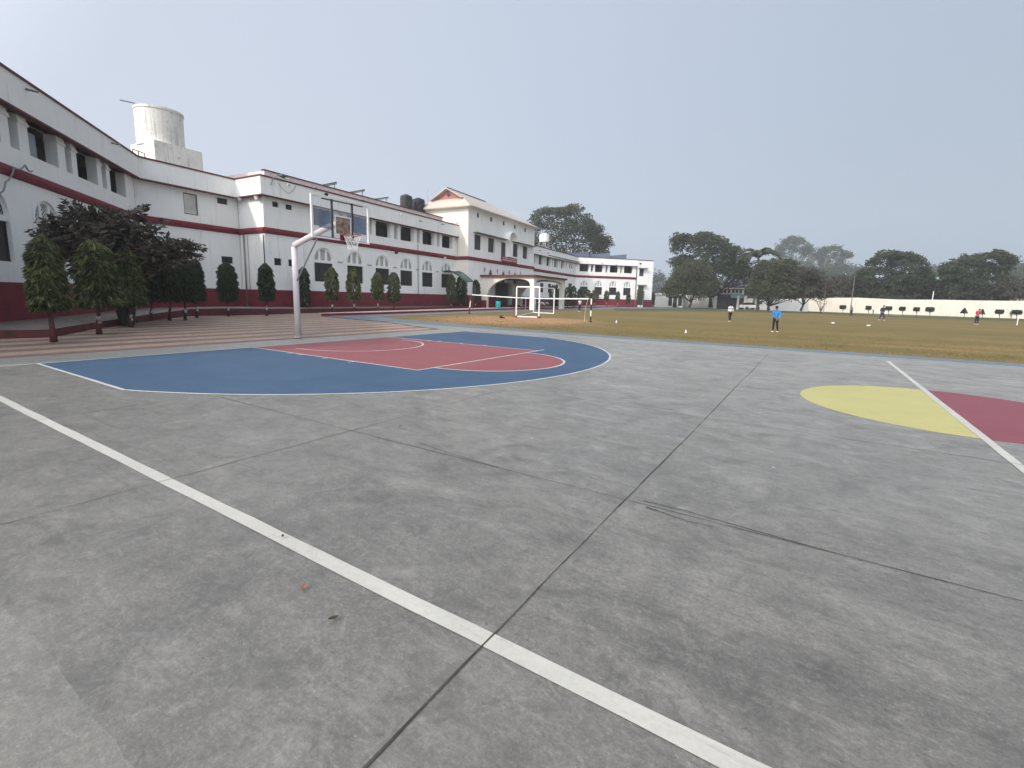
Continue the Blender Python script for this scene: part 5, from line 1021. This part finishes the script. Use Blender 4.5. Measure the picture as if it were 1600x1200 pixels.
for i, (bx, by, xl, xr, yt, yb, dk, shp, tp_, lab) in enumerate(TREES):
    g = G(bx, by, .03 if i < 9 else .1); D = np.linalg.norm((g-CAM)[:2]); c = GD((xl+xr)/2, (yt+yb)/2, D); zt, zb = GD((xl+xr)/2, yt, D)[2], GD((xl+xr)/2, yb, D)[2]
    dep = (c-CAM)@fw; wdt = (xr-xl)/FPX*dep*math.cos(math.atan(((xl+xr)/2-800)/FPX))*1.0
    n_l = 15000 if i < 3 else 9500 if i < 9 else 5600 if i < 17 else 3600
    base = .30 if i < 9 else .34
    C_, S_, N_ = column_proto(n_l, 10+i, dk, shp, 1.)
    C_ = np.array(C_)*[wdt, wdt, zt-zb]; tw = .5*wdt
    lean = np.array([c[0]-g[0], c[1]-g[1]])
    t = thing('mast_tree', lab, 'tree', (g[0], g[1], g[2]), 'clipped mast trees along the school')
    lf = .27 if i < 3 else .25 if i < 17 else .28
    C_ = C_+[c[0], c[1], zb]; N2 = np.array(N_)
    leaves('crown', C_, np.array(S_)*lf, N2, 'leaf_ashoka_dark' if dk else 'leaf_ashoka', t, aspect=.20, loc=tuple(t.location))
    b = MB(); zm = zb+.55*(zt-zb); b.tube([(g[0], g[1], g[2]-.05), (g[0]+.1*lean[0], g[1]+.1*lean[1], g[2]+.3), ((g[0]+c[0])/2, (g[1]+c[1])/2, (g[2]+zb)/2+.1), (c[0], c[1], zb+.3), (c[0], c[1], zm)], [.085, .06, .05, .045, .02], 8); tk = b.obj('trunk', 'bark_red', t, smooth=True)
    if tp_ == 'lime_wash':
        k0, k1 = (.35, .62) if i != 2 else (.05, .5)
        hgt = zb-g[2]; p0 = (g[0]+(c[0]-g[0])*k0, g[1]+(c[1]-g[1])*k0, g[2]+hgt*k0); p1 = (g[0]+(c[0]-g[0])*k1, g[1]+(c[1]-g[1])*k1, g[2]+hgt*k1)
        b = MB(); b.tube([p0, p1], [.068, .060], 8); o = b.obj('painted_ring', 'lime_wash'); o.parent = tk
# ------------------------------------------------------------------ broad trees
def broad_tree(name, lab, prof, ybot, D, trunk, m, clump=1.0, ncl=90, nleaf=120, leaf=.30, group=None, bark='bark', lobes=.8, flat=.75, depth=1., cat='tree', trunk_r=.3, gap=0., yfun=None):
    if D > 140: q_ = 1.75; D = D*q_; clump *= q_; leaf *= q_*.85; trunk_r *= q_
    xs = [p[0] for p in prof]; ys = [p[1] for p in prof]; xl, xr = xs[0], xs[-1]; xc = (xl+xr)/2
    ybf = (lambda x: ybot) if not hasattr(ybot, '__len__') else (lambda x: float(np.interp(x, [q[0] for q in ybot], [q[1] for q in ybot])))
    g = GD(trunk[0], trunk[1], D); g[2] = max(min(g[2], .3), -.3) if trunk[1] > 470 else 0.
    t = thing(name, lab, cat, (g[0], g[1], g[2]), group); ppm = FPX/((g-CAM)@fw); hw = (xr-xl)/2/ppm
    C_, S_, N_, cents = [], [], [], []
    rr = np.random.default_rng(int(xl*7+D))
    tries = 0; ncl = int(ncl*1.5); clump *= .86
    while len(cents) < ncl and tries < ncl*30:
        tries += 1
        x = rr.uniform(xl, xr); yt = np.interp(x, xs, ys); yb = ybf(x)
        r = clump*rr.uniform(.55, 1.15)
        y = yt+r*ppm*flat*.8+max(0, yb-yt-1.6*r*ppm*flat)*rr.random() if rr.random() > .22 else yt+r*ppm*flat*.75
        if y > yb or yb-yt < 2: continue
        dd = depth*hw*math.sqrt(max(0, 1-((x-xc)/((xr-xl)/2))**2))*rr.uniform(-1, 1)
        cents.append((GD(x, y, D+dd), r*rr.uniform(.8, 1.15)))
    for _ in range(int(ncl*.30)):                           # loose sprigs that break the outline
        x = rr.uniform(xl, xr); yt = np.interp(x, xs, ys); cents.append((GD(x+rr.normal()*4, yt+rr.uniform(-3.0, 4), D+depth*hw*.3*rr.uniform(-1, 1)), clump*rr.uniform(.22, .5)))
    for c, r in cents:
        k = int(nleaf*(r/clump)**2); v = rr.normal(size=(k, 3)); v /= np.linalg.norm(v, axis=1)[:, None]; rad = (.45+.6*rr.random(k)**.6)[:, None]
        p = c+v*rad*r*[1, 1, flat]*(1+.15*rr.normal(size=(k, 1)))
        C_.append(p); S_ += list(leaf*rr.uniform(.6, 1.3, k)); N_.append(v*[1, 1, .4]+rr.normal(size=(k, 3))*.7-[0, 0, .3])
    leaves('crown', np.concatenate(C_), S_, np.concatenate(N_), m, t, aspect=.5, loc=tuple(t.location))
    b = MB(); fork = GD(trunk[0]+trunk[2] if len(trunk) > 2 else trunk[0], (trunk[1]*.55+ybf(trunk[0])*.45) if trunk[1] > 470 else 440, D)
    b.tube([g-(0, 0, .1), (g+fork)/2+(rr.normal()*.1, 0, 0), fork], [trunk_r, trunk_r*.8, trunk_r*.7], 8)
    pick = rr.choice(len(cents), min(12, len(cents)), replace=False)
    for j in pick: c = cents[j][0]; mid_ = fork*.5+c*.5+(rr.normal()*.4, rr.normal()*.4, -.1*abs(c[2]-fork[2])); b.tube([fork, mid_, c], [trunk_r*.34, trunk_r*.2, trunk_r*.06], 6)
    b.obj('trunk', bark, t, smooth=True); return t
broad_tree('broad_tree', 'huge dark spreading tree rising behind the school roof, above the far wing', [(833, 345), (838, 336), (846, 327.5), (860, 326), (875, 328), (892, 323), (903, 322), (912, 332), (918, 342), (930, 352), (938, 360), (944, 372)], 402, 125, (892, 440), 'leaf_dark', 2.6, 110, 150, .55, 'trees beyond the school grounds', trunk_r=.6, flat=.5)
broad_tree('broad_tree', 'dark tree peeping out behind the right end of the far wing', [(1020, 428), (1026, 424), (1034, 432), (1040, 440), (1046, 448), (1052, 452)], 476, 150, (1030, 476), 'leaf_dark', 2.4, 30, 110, .6, 'trees beyond the school grounds')
broad_tree('broad_tree', 'tall broad tree left of the gate with sky showing through its upper left limbs', [(1053, 395), (1056, 372), (1063, 368), (1074, 366), (1082, 374), (1092, 366), (1102, 364), (1112, 372), (1124, 370), (1135, 378), (1142, 388), (1152, 386), (1158, 398), (1164, 408), (1170, 420)], [(1053, 440), (1080, 460), (1110, 452), (1116, 438), (1165, 438), (1174, 434)], 112, (1110, 478), 'leaf_dark', 1.9, 150, 120, .50, 'trees along the boundary', trunk_r=.45, flat=.5)
broad_tree('broad_tree', 'lower olive brown tree with forked trunk before the pale wall left of the gate', [(1042, 447), (1050, 436), (1058, 420), (1070, 410), (1090, 408), (1105, 412), (1114, 424), (1120, 440)], [(1042, 462), (1075, 466), (1105, 468), (1120, 460)], 104, (1077, 480, 3), 'leaf_olive', 1.6, 110, 110, .42, 'trees along the boundary', trunk_r=.28)
broad_tree('broad_tree', 'thin brownish tree behind the small gatehouse', [(1128, 440), (1136, 420), (1146, 412), (1158, 416), (1170, 420), (1184, 432), (1192, 446)], 466, 126, (1165, 478), 'leaf_brown', 1.7, 60, 80, .45, 'trees along the boundary', bark='bark_pale')
broad_tree('broad_tree', 'round olive green tree with sunlit top above the person in blue', [(1176, 440), (1182, 424), (1194, 412), (1210, 408), (1226, 405), (1240, 410), (1250, 424), (1254, 440)], [(1176, 462), (1200, 472), (1254, 470)], 102, (1201, 484), 'leaf_olive', 1.6, 110, 120, .42, 'trees along the boundary', trunk_r=.3)
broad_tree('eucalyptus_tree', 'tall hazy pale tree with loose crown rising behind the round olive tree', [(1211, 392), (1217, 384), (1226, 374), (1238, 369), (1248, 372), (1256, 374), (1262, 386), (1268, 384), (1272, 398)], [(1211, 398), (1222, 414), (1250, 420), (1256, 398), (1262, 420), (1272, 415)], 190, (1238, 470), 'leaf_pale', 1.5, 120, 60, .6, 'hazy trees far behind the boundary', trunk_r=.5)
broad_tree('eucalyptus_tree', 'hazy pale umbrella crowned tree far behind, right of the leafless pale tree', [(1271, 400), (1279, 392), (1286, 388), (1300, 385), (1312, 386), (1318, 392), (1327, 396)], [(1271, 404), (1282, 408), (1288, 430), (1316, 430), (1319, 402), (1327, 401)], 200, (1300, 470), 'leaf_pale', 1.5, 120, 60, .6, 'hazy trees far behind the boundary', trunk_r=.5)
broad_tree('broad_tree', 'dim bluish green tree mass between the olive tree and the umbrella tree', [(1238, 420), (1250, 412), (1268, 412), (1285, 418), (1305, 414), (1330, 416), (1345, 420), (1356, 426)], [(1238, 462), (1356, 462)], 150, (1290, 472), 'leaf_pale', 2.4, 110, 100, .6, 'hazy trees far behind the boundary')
broad_tree('broad_tree', 'brown green tree with a leaning trunk before the left end of the bright boundary wall', [(1236, 442), (1246, 428), (1262, 418), (1280, 428), (1290, 440), (1296, 450)], [(1236, 466), (1270, 470), (1296, 464)], 100, (1251, 485, 4), 'leaf_brown', 1.5, 70, 110, .4, 'trees along the boundary', trunk_r=.22)
broad_tree('broad_tree', 'low dark thicket tree behind the boundary wall between the leaning tree and the umbrella tree', [(1286, 444), (1300, 436), (1320, 434), (1340, 438), (1354, 442)], 466, 130, (1320, 478), 'leaf_brown', 1.5, 80, 100, .42, 'trees along the boundary')
broad_tree('broad_tree', 'wide dark umbrella shaped tree overhanging the wall in the right middle', [(1337, 440), (1347, 424), (1358, 412), (1369, 402), (1380, 396), (1395, 393), (1410, 396), (1425, 397), (1438, 406), (1446, 416), (1452, 432), (1458, 446)], [(1337, 466), (1350, 470), (1400, 472), (1445, 471), (1458, 468)], 126, (1395, 489), 'leaf_dark', 1.5, 190, 130, .42, 'trees along the boundary', trunk_r=.35, flat=.5)
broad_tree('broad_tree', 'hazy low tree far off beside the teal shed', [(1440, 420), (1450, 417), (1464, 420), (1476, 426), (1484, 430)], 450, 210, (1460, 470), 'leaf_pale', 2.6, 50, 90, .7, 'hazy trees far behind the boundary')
broad_tree('broad_tree', 'brown leafed tree just behind the wall between the two big dark trees on the right', [(1452, 448), (1462, 440), (1474, 440), (1486, 446), (1494, 452)], 468, 124, (1472, 480), 'leaf_brown', 1.2, 60, 90, .36, 'trees along the boundary', trunk_r=.15)
broad_tree('broad_tree', 'big dark tree with wispy top branches behind the wall at the far right', [(1474, 424), (1482, 412), (1492, 408), (1502, 408), (1512, 400), (1524, 402), (1534, 400), (1545, 396), (1558, 394), (1568, 396), (1576, 400), (1580, 410)], [(1474, 466), (1490, 471), (1570, 473), (1590, 470)], 120, (1530, 493), 'leaf_dark', 1.4, 170, 130, .40, 'trees along the boundary', trunk_r=.32, flat=.5)
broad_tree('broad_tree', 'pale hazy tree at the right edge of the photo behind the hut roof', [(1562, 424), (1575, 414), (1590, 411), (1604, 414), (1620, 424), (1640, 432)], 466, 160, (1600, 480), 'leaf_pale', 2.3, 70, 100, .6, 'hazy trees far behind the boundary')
broad_tree('broad_tree', 'brownish low tree at the right edge just behind the boundary wall', [(1556, 446), (1570, 438), (1590, 434), (1610, 440), (1640, 444)], 470, 116, (1600, 497), 'leaf_brown', 1.2, 70, 100, .36, 'trees along the boundary', trunk_r=.2)
# continuous far wood beyond the frame edges
broad_tree('broad_tree', 'distant low tree line beyond the fields past the right edge', [(1640, 440), (1700, 430), (1780, 434), (1860, 440)], 480, 150, (1750, 490), 'leaf_pale', 2.5, 60, 90, .6, 'hazy trees far behind the boundary')
# far-off wood that reads as one mass behind the boundary
C_, S_, N_ = [], [], []; rr = np.random.default_rng(77)
for k in range(520):
    x = rr.uniform(1020, 1720); D_ = rr.uniform(150, 175); top = 446+5*math.sin(x*.045)+4*math.sin(x*.11+1); top = top if x > 1200 else top+8
    y = top+(478-top)*rr.random()**1.1; c = GD(x, y, D_); v = rr.normal(size=(60, 3)); v /= np.linalg.norm(v, axis=1)[:, None]; C_.append(c+v*[1.7, 1.7, 1.2]*(.5+.6*rr.random((60, 1)))); S_ += list(rr.uniform(.5, 1.0, 60)); N_.append(v+rr.normal(size=(60, 3))*.6)
wd_ = leaves('wood', np.concatenate(C_), S_, np.concatenate(N_), 'leaf_brown', None, aspect=.55); wd_['kind'] = 'stuff'
# bare tree
g = GD(1266, 470, 300); t = thing('bare_tree', 'slender leafless pale tree between the two hazy tall trees', 'tree', (g[0], g[1], 0)); b = MB(); top = GD(1263, 389, 300)
def twig(b, p, d, L, r, n):
    q = p+d*L; b.tube([p, p+d*L*.5+np.array([R.gauss(0, .05)*L, 0, 0]), q], [r, r*.8, r*.55], 5)
    if n:
        for _ in range(3): twig(b, p+d*L*R.uniform(.5, 1), unit(d+np.array([R.gauss(0, .3), R.gauss(0, .3), .1])), L*.6, r*.5, n-1)
twig(b, np.array([g[0], g[1], 0.]), np.array([0, 0, 1.]), (top[2])*.55, .45, 4); b.obj('trunk', 'bark_pale', t)
# palms
def palm(x, yt, yb, D, lab, L=3.6, nf=16, crown_y=None):
    g = GD(x, yb, D); top = GD(x+1, crown_y or yt+14, D); t = thing('palm_tree', lab, 'palm', (g[0], g[1], 0), 'palms by the boundary'); b = MB(); b.tube([(g[0], g[1], -.1), ((g[0]+top[0])/2+.2, g[1], top[2]/2), top], [.30, .22, .20], 8); b.obj('trunk', 'bark_pale', t, smooth=True)
    C_, S_, N_ = [], [], []; b = MB()
    for i in range(nf):
        a = 2*math.pi*i/nf+R.uniform(-.2, .2); el = R.uniform(.35, 1.3); pts = []
        for u in np.linspace(0, 1, 9):
            rr_ = L*u*math.cos(el*(1-.5*u)); zz = L*u*math.sin(el)-L*.72*u**2.6; pts.append(top+(rr_*math.cos(a), rr_*math.sin(a), zz))
        b.tube(pts, [.05*(1-.08*k) for k in range(9)], 4)
        for k in range(1, 9):
            for u in np.linspace(0, 1, 7, endpoint=False):
                p = pts[k-1]*(1-u)+pts[k]*u; dr = unit(pts[k]-pts[k-1]); sd = unit(np.cross(dr, (0, 0, 1.)))
                for s_ in (-1, 1): v = sd*s_*.8+dr*.4-np.array([0, 0, .55]); C_.append(p+v*.28); S_.append(.65); N_.append(v)
    fr_o = b.obj('frond_rib', 'bark_pale', t); leaves('frond', C_, S_, N_, 'leaf_dark', t, aspect=.2, loc=tuple(t.location))
palm(1184, 388, 480, 104, 'tall palm with arching fronds between the broad tree and the round olive tree', 4.2, 18, 401)
palm(1196, 402, 480, 120, 'second shorter palm half hidden behind the round olive tree', 4.0, 14, 417)
# topiary along the wall
TOP = [(1317, 480, 10, 6, 'f', 'flat topped clipped bush on a thin stem, leftmost along the wall'), (1357, 481, 8.5, 6, 'f', 'flat topped clipped bush left of the bending person in white'), (1388.5, 481.8, 9.5, 6, 'f', 'flat topped clipped bush right behind the person in navy'), (1410, 482.4, 9, 6, 'f', 'flat topped clipped bush, first one right of the person in navy by itself'), (1432.3, 483.2, 9, 6, 'f', 'flat topped clipped bush under the right end of the umbrella tree'), (1453, 483.6, 12.5, 7, 'f', 'wider flat topped clipped bush beside a dry shrub under the wall'), (1506.7, 485.5, 10.5, 7.5, 't', 'triangular clipped bush left of the person in red'), (1535, 487, 7.5, 7.5, 't', 'triangular clipped bush right behind the person in red'), (1561.7, 487.2, 11, 6.5, 'f', 'flat topped clipped bush between the person in red and the wicket post'), (1588.5, 488, 14, 7, 'f', 'broad flat topped clipped bush above the wicket post')]
for x, y, w_, h_, k_, lab in TOP:
    yb = np.interp(x, [1275, 1317, 1400, 1500, 1600], [487, 489, 494, 496.5, 499.5]); g = G(x, yb); D = np.linalg.norm((g-CAM)[:2]); c = GD(x, y, D); pm = FPX/((g-CAM)@fw); rw, hh = w_/2/pm*.95, h_/pm
    t = thing('topiary_bush', lab, 'bush', (g[0], g[1], g[2]), 'clipped bushes along the boundary wall'); n = 900; v = NR.uniform(-1, 1, (n, 3)); v[:, :2] = NR.normal(size=(n, 2)); v[:, :2] /= np.linalg.norm(v[:, :2], axis=1)[:, None]
    if k_ == 't': hz = (v[:, 2]+1)/2; rad = (1-hz*.88)[:, None]*np.sqrt(NR.random((n, 1))); p = np.concatenate([v[:, :2]*rad*rw, ((hz-.5)*hh)[:, None]], 1)
    else: rad = np.sqrt(NR.random((n, 1))); p = np.concatenate([v[:, :2]*rad*rw*(1-.12*np.abs(v[:, 2:3])), v[:, 2:3]*hh/2], 1)
    leaves('crown', c+p, np.full(n, .16), NR.normal(size=(n, 3)), 'leaf_ashoka_dark', t, aspect=.6, loc=tuple(t.location))
    b = MB(); b.tube([g-(0, 0, .05), (c[0], c[1], c[2])], .035, 5)
    for a in (0, 2.1, 4.2): b.tube([g*.6+c*.4, c+(rw*.5*math.cos(a), rw*.5*math.sin(a), 0)], .02, 4)
    b.obj('stem', 'bark', t)
# small bare shrub and leaning thin trees before the wall
def shrub(x0, y0, x1, y1, n, m, lab, leafn=120, nm='shrub'):
    g = G((x0+x1)/2, y1); D = np.linalg.norm((g-CAM)[:2]); t = thing(nm, lab, 'shrub', (g[0], g[1], g[2])); b = MB(); C_ = []
    for i in range(n):
        e_ = GD(R.uniform(x0, x1), R.uniform(y0, y0+(y1-y0)*.5), D+R.uniform(-.8, .8)); b.tube([g, g*.5+e_*.5+(R.uniform(-.1, .1), 0, .1), e_], [.05, .03, .015], 5); C_ += [e_+NR.normal(size=3)*.28 for _ in range(leafn)]
    b.obj('stem', 'bark_pale', t); leaves('foliage', C_, [.18]*len(C_), NR.normal(size=(len(C_), 3)), m, t, loc=tuple(t.location))
shrub(1270, 467, 1294, 488, 9, 'leaf_brown', 'small bare branched young tree against the left part of the bright wall', 14, 'young_tree')
shrub(1364, 468, 1384, 485, 12, 'leaf_brown', 'dark scrubby bush behind the person in navy, under the umbrella tree', 90); shrub(1441, 481, 1450, 492, 5, 'leaf_brown', 'dry twiggy shrub under the wall beside the wider clipped bush', 6); shrub(1576, 486, 1584, 497, 5, 'leaf_brown', 'dry twiggy shrub under the wall at the far right', 6)
# ------------------------------------------------------------------ the wide dark tree behind the left cluster
g = G(196, 503, .1); D = float(np.linalg.norm((g-CAM)[:2]))
t = thing('spreading_tree', 'wide dark purple leafed tree with drooping feathery sprays, behind the left cluster of clipped trees', 'tree', tuple(g)); b = MB(); fork = GD(192, 440, D); b.tube([g-(0, 0, .1), g*.5+fork*.5, fork], [.16, .13, .12], 10)
SPR = [(50, 362), (62, 352), (75, 378), (82, 335), (98, 340), (100, 312), (112, 330), (118, 350), (120, 316), (130, 365), (140, 326), (150, 345), (150, 320), (160, 332), (168, 352), (178, 326), (176, 372), (190, 345), (200, 338), (206, 362), (228, 322), (215, 352), (236, 350), (226, 372), (252, 348), (256, 366), (262, 382), (270, 374), (288, 384), (300, 380), (316, 385), (308, 404), (292, 402), (278, 396), (246, 392), (232, 400), (215, 392), (198, 398), (180, 402), (160, 392), (140, 398), (124, 388), (108, 400), (96, 388), (88, 372), (110, 374), (112, 420), (128, 416), (150, 420), (172, 424), (190, 430), (208, 428), (225, 415), (240, 412), (104, 425), (70, 345), (90, 356), (136, 378), (148, 364), (200, 375), (220, 385), (190, 385), (243, 374), (165, 375)]
C_, S_, N_ = [], [], []
for q_, (x, y) in enumerate(SPR*3):
    dd = R.uniform(-2.0, 2.0); up_s = y < 376; e_ = GD(x+R.uniform(-5, 5), y+R.uniform(-4, 7), D+dd); st_ = fork+(e_-fork)*R.uniform(.15, .3)+(0, 0, .2); hz_ = unit((e_-fork)*[1, 1, 0])
    L_ = R.uniform(.7, 1.25); tilt = R.uniform(.55, 1.15) if up_s else R.uniform(-.35, .35); d_ = unit(hz_*math.cos(tilt)+np.array([R.gauss(0, .25), R.gauss(0, .25), math.sin(tilt)])); mid_ = e_-d_*L_
    b.tube([fork, st_, mid_, e_], [.05, .03, .014, .006], 5)
    sd = unit(np.cross(d_, (R.gauss(0, .35), R.gauss(0, .35), 1)))
    for k in range(11):
        u = k/10; p = mid_+d_*L_*u; ll_ = .40*(1-.45*u)*R.uniform(.8, 1.15)
        for s_ in (-1, 1): v = unit(sd*s_*.85+d_*.55-np.array([0, 0, .28])+NR.normal(size=3)*.12); C_.append(p+v*ll_*.5); S_.append(ll_); N_.append(v)
    for _ in range(16): C_.append(st_*.25+mid_*.75+NR.normal(size=3)*.30); S_.append(R.uniform(.18, .3)); N_.append(NR.normal(size=3)-[0, 0, .5])
b.obj('trunk', 'bark', t, smooth=True); leaves('crown', C_, S_, N_, 'leaf_purple', t, aspect=.42, loc=tuple(t.location))
# ------------------------------------------------------------------ boundary wall, gate and far buildings
wp = [(1196, 484.5), (1275, 486.3), (1337, 489.5), (1400, 493.3), (1470, 494.8), (1530, 496.2), (1600, 497.6)]; tops = [468, 465.5, 465, 468, 468.3, 469.5, 470.3]
pts = [G(x, y) for x, y in wp]
pts[0] = pts[1]+(pts[1]-pts[2])*1.1
for i in range(3, len(pts)): pass
def fitline(a, c, k): return a+(c-a)*k
ends = (pts[1], pts[-1]); 
wl = thing('boundary_wall', 'long white painted boundary wall with faint stains behind the far lawn', 'wall', (*pts[1][:2], 0))
bw_pts = [pts[1]+(pts[-1]-pts[1])*u for u in (-.55, 0, .25, .5, .75, 1., 1.6, 2.4)]
bw_pts = []
for i, (x, y) in enumerate(wp):
    D_ = np.linalg.norm((pts[1]-CAM)[:2])+(np.linalg.norm((pts[-1]-CAM)[:2])-np.linalg.norm((pts[1]-CAM)[:2]))*(x-1275)/(1600-1275); q = GD(x, y, D_); zt_w = GD(x, tops[i], D_)[2]; bw_pts.append((q[0], q[1], zt_w))
e_ = np.array(bw_pts[-1])+(np.array(bw_pts[-1])-np.array(bw_pts[-2]))*5; bw_pts.append((e_[0], e_[1], bw_pts[-1][2]))
for i in range(len(bw_pts)-1):
    a, c = np.array(bw_pts[i]), np.array(bw_pts[i+1]); dxy = c[:2]-a[:2]; n2 = unit((-dxy[1], dxy[0]))*.12
    b = MB(); b.add([(a[0]-n2[0], a[1]-n2[1], -.5), (c[0]-n2[0], c[1]-n2[1], -.5), (c[0]+n2[0], c[1]+n2[1], -.5), (a[0]+n2[0], a[1]+n2[1], -.5), (a[0]-n2[0], a[1]-n2[1], a[2]), (c[0]-n2[0], c[1]-n2[1], c[2]), (c[0]+n2[0], c[1]+n2[1], c[2]), (a[0]+n2[0], a[1]+n2[1], a[2])], [(0, 1, 5, 4), (2, 3, 7, 6), (4, 5, 6, 7), (0, 4, 7, 3), (1, 2, 6, 5)]); b.obj('wall_panel', 'wall_bound', wl)
    b = MB(); b.box((c[0], c[1], c[2]/2-.2), (.3, .3, c[2]+.42)); b.obj('pier', 'wall_bound', wl)
def face(D, x0, y0, x1, y1):     # a box front facing the camera between two photo corners at distance D
    a, c = GD(x0, y1, D), GD(x1, y1, D); return a, c, GD(x0, y0, D)[2], a[2]
def block(nm, D, x0, y0, x1, y1, parent, m, dep=4., zb=None):
    a, c, zt, z0 = face(D, x0, y0, x1, y1); z0 = zb if zb is not None else z0; d = unit((c-a)*[1, 1, 0]); n_ = np.array([d[1], -d[0], 0]); L_ = float(np.linalg.norm((c-a)[:2])); b = MB(); ctr = (a+c)/2-n_*dep/2; b.box((ctr[0], ctr[1], (zt+z0)/2), (L_, dep, zt-z0), (d, n_, (0, 0, 1))); return b.obj(nm, m, parent)
D = 118.; t = thing('pavilion', 'small low white pavilion with three dark openings beyond the end of the far wing', 'building', tuple(GD(1045, 479, D)*[1, 1, 0]))
block('wall', D, 1022.5, 458.5, 1066, 481, t, 'wall_white', 6, -.2)
for i, (a, c) in enumerate(((1044, 1049.5), (1051, 1057), (1059, 1065))): block('doorway', D-.15, a, 464, c, 477.5 if i != 1 else 480, t, 'dark_shutter', .1)
block('roof_slab', D-.6, 1040, 461.3, 1066.5, 463, t, 'walk_concrete', 3.); block('roof_parapet', D-.3, 1022, 457.8, 1052, 460, t, 'wall_white', 4)
D = 121.; t = thing('side_wall', 'pale grey compound wall behind the forked tree, left of the gate', 'wall', tuple(GD(1090, 479, D)*[1, 1, 0])); block('wall_panel', D, 1066.5, 461, 1113, 481, t, 'wall_white', .3, -.2)
D = 116.; t = thing('gatehouse', 'gatehouse with two white pillars, a pale upper storey with windows and a turquoise sheet', 'building', tuple(GD(1140, 482, D)*[1, 1, 0]))
block('upper_wall', D, 1121, 449.5, 1162.5, 459.3, t, 'wall_cream', 5)
for x in (1125, 1131, 1137, 1143.5, 1149, 1155): block('window', D-.15, x, 452.8, x+4, 458, t, 'shutter_grey', .1)
block('floor_slab', D-.3, 1120, 451.2, 1163, 452.2, t, 'metal_dark', .5); block('fascia', D-.3, 1116, 459.3, 1163, 464, t, 'metal_dark', 4); block('turquoise_sheet', D-.6, 1141.5, 460.2, 1162, 465.6, t, 'teal_sheet', .15)
for a, c in ((1113.5, 1119), (1150, 1153.5), (1161, 1165.5)): block('gate_pillar', D-.9, a, 462, c, 484.5, t, 'wall_white', .8, -.2)
block('gate_door', D-.5, 1154, 466, 1160.5, 482, t, 'maroon_cap', .1, 0); block('passage_wall', D+2.5, 1113, 460, 1165, 482, t, 'wall_inner', .2, -.1)
D = 114.; t = thing('notice_board', 'pale yellow notice board on posts right of the gatehouse pillars', 'board', tuple(GD(1171.5, 482, D)*[1, 1, 0])); block('board', D, 1167, 466.2, 1176, 472.8, t, 'wall_cream', .1)
for x in (1168, 1175): q = GD(x, 474, D); b = MB(); b.tube([(q[0], q[1], -.1), (q[0], q[1], q[2])], .07, 6); b.obj('post', 'metal_dark', t)
D = 119.; t = thing('compound_house', 'low grey white house with one small dark window right of the notice board', 'building', tuple(GD(1190, 482, D)*[1, 1, 0])); block('wall', D, 1178, 466, 1201, 484, t, 'wall_white', 6, -.2); block('window', D-.1, 1185, 470.5, 1191, 475, t, 'shutter_grey', .1); block('roof_slab', D-.3, 1177, 465.2, 1202, 466.2, t, 'walk_concrete', 6.5)
t = thing('garden_wall', 'dull grey wall in tree shade left of the bright boundary wall', 'wall', tuple(GD(1230, 485, 113)*[1, 1, 0])); block('wall_panel', 113, 1201.5, 469, 1262, 487, t, 'wall_white', .3, -.2)
car(1172, 483.5, 0, away+.1, 'white_paint', 'white car parked below the yellow notice board, partly hidden', D=112); car(1135, 481, 0, away+.2, 'maroon', 'dark red car standing behind the left gate pillar', D=121)
D = 300; t = thing('shed', 'teal sheet metal shed roof showing far off between two dark trees', 'shed', tuple(GD(1462, 470, D)*[1, 1, 0])); block('wall', D, 1455, 433, 1466, 441, t, 'teal_sheet', 10, 0); block('annex', D+2, 1466, 430, 1474, 436, t, 'solar_back', 8, 0)
D = 118; t = thing('hut', 'brownish tiled hut roof peeping over the wall at the right edge', 'hut', tuple(GD(1588, 480, D)*[1, 1, 0])); block('wall', D, 1576, 465, 1606, 471, t, 'wall_cream', 4, 0)
a, c = GD(1574, 465.5, D), GD(1610, 465.8, D); rdg = (GD(1580, 457.5, D+2), GD(1606, 458, D+2)); b = MB(); b.add([a, c, rdg[1], rdg[0], a+(rdg[0]-a)*[2, 2, 0], c+(rdg[1]-c)*[2, 2, 0]], [(0, 1, 2, 3), (3, 2, 5, 4), (0, 3, 4), (1, 5, 2)]); b.obj('roof', 'gable_red', t)
# thin poles
def pole(x0, y0, x1, y1, D, lab, r=.05, m='bark_pale'):
    a, c = GD(x0, y0, D), GD(x1, y1, D); b = MB(); b.tube([(a[0], a[1], min(a[2], 0)), a, c], [r, r, r*.7], 6); tag(b.obj('pole', m, loc=(a[0], a[1], 0)), lab, 'pole', 'thin poles by the boundary')
pole(1287, 486, 1291, 436, 97, 'thin pale pole left of the first flat topped bush'); pole(1329, 484, 1335.5, 433, 97, 'thin pale leaning pole rising behind the leaning person in grey blue', .07)
pole(1483, 470, 1486.5, 441, 116, 'thin pale pole behind the wall, left of the big dark tree on the right'); pole(1491, 470, 1494, 446, 116, 'second thin pale pole behind the wall, right beside its neighbour'); pole(1457, 468, 1459, 455, 117, 'short bright white pole sticking up behind the wall', .09, 'white_paint'); pole(1051, 478, 1051, 456, 122, 'thin grey pole beside the pavilion')
# ------------------------------------------------------------------ haze
b = MB(); b.box((5, 190, 32), (900, 520, 68)); hz = b.obj('haze', 'joint'); hz['kind'] = 'stuff'; hm = bpy.data.materials.new('haze_air'); hm.use_nodes = True; ht = hm.node_tree; ht.nodes.clear()
vo = ht.nodes.new('ShaderNodeVolumePrincipled'); vo.inputs['Density'].default_value = HAZE; vo.inputs['Color'].default_value = (.93, .96, 1., 1); vo.inputs['Anisotropy'].default_value = .2; oo = ht.nodes.new('ShaderNodeOutputMaterial'); ht.links.new(vo.outputs[0], oo.inputs['Volume'])
hz.data.materials.clear(); hz.data.materials.append(hm)
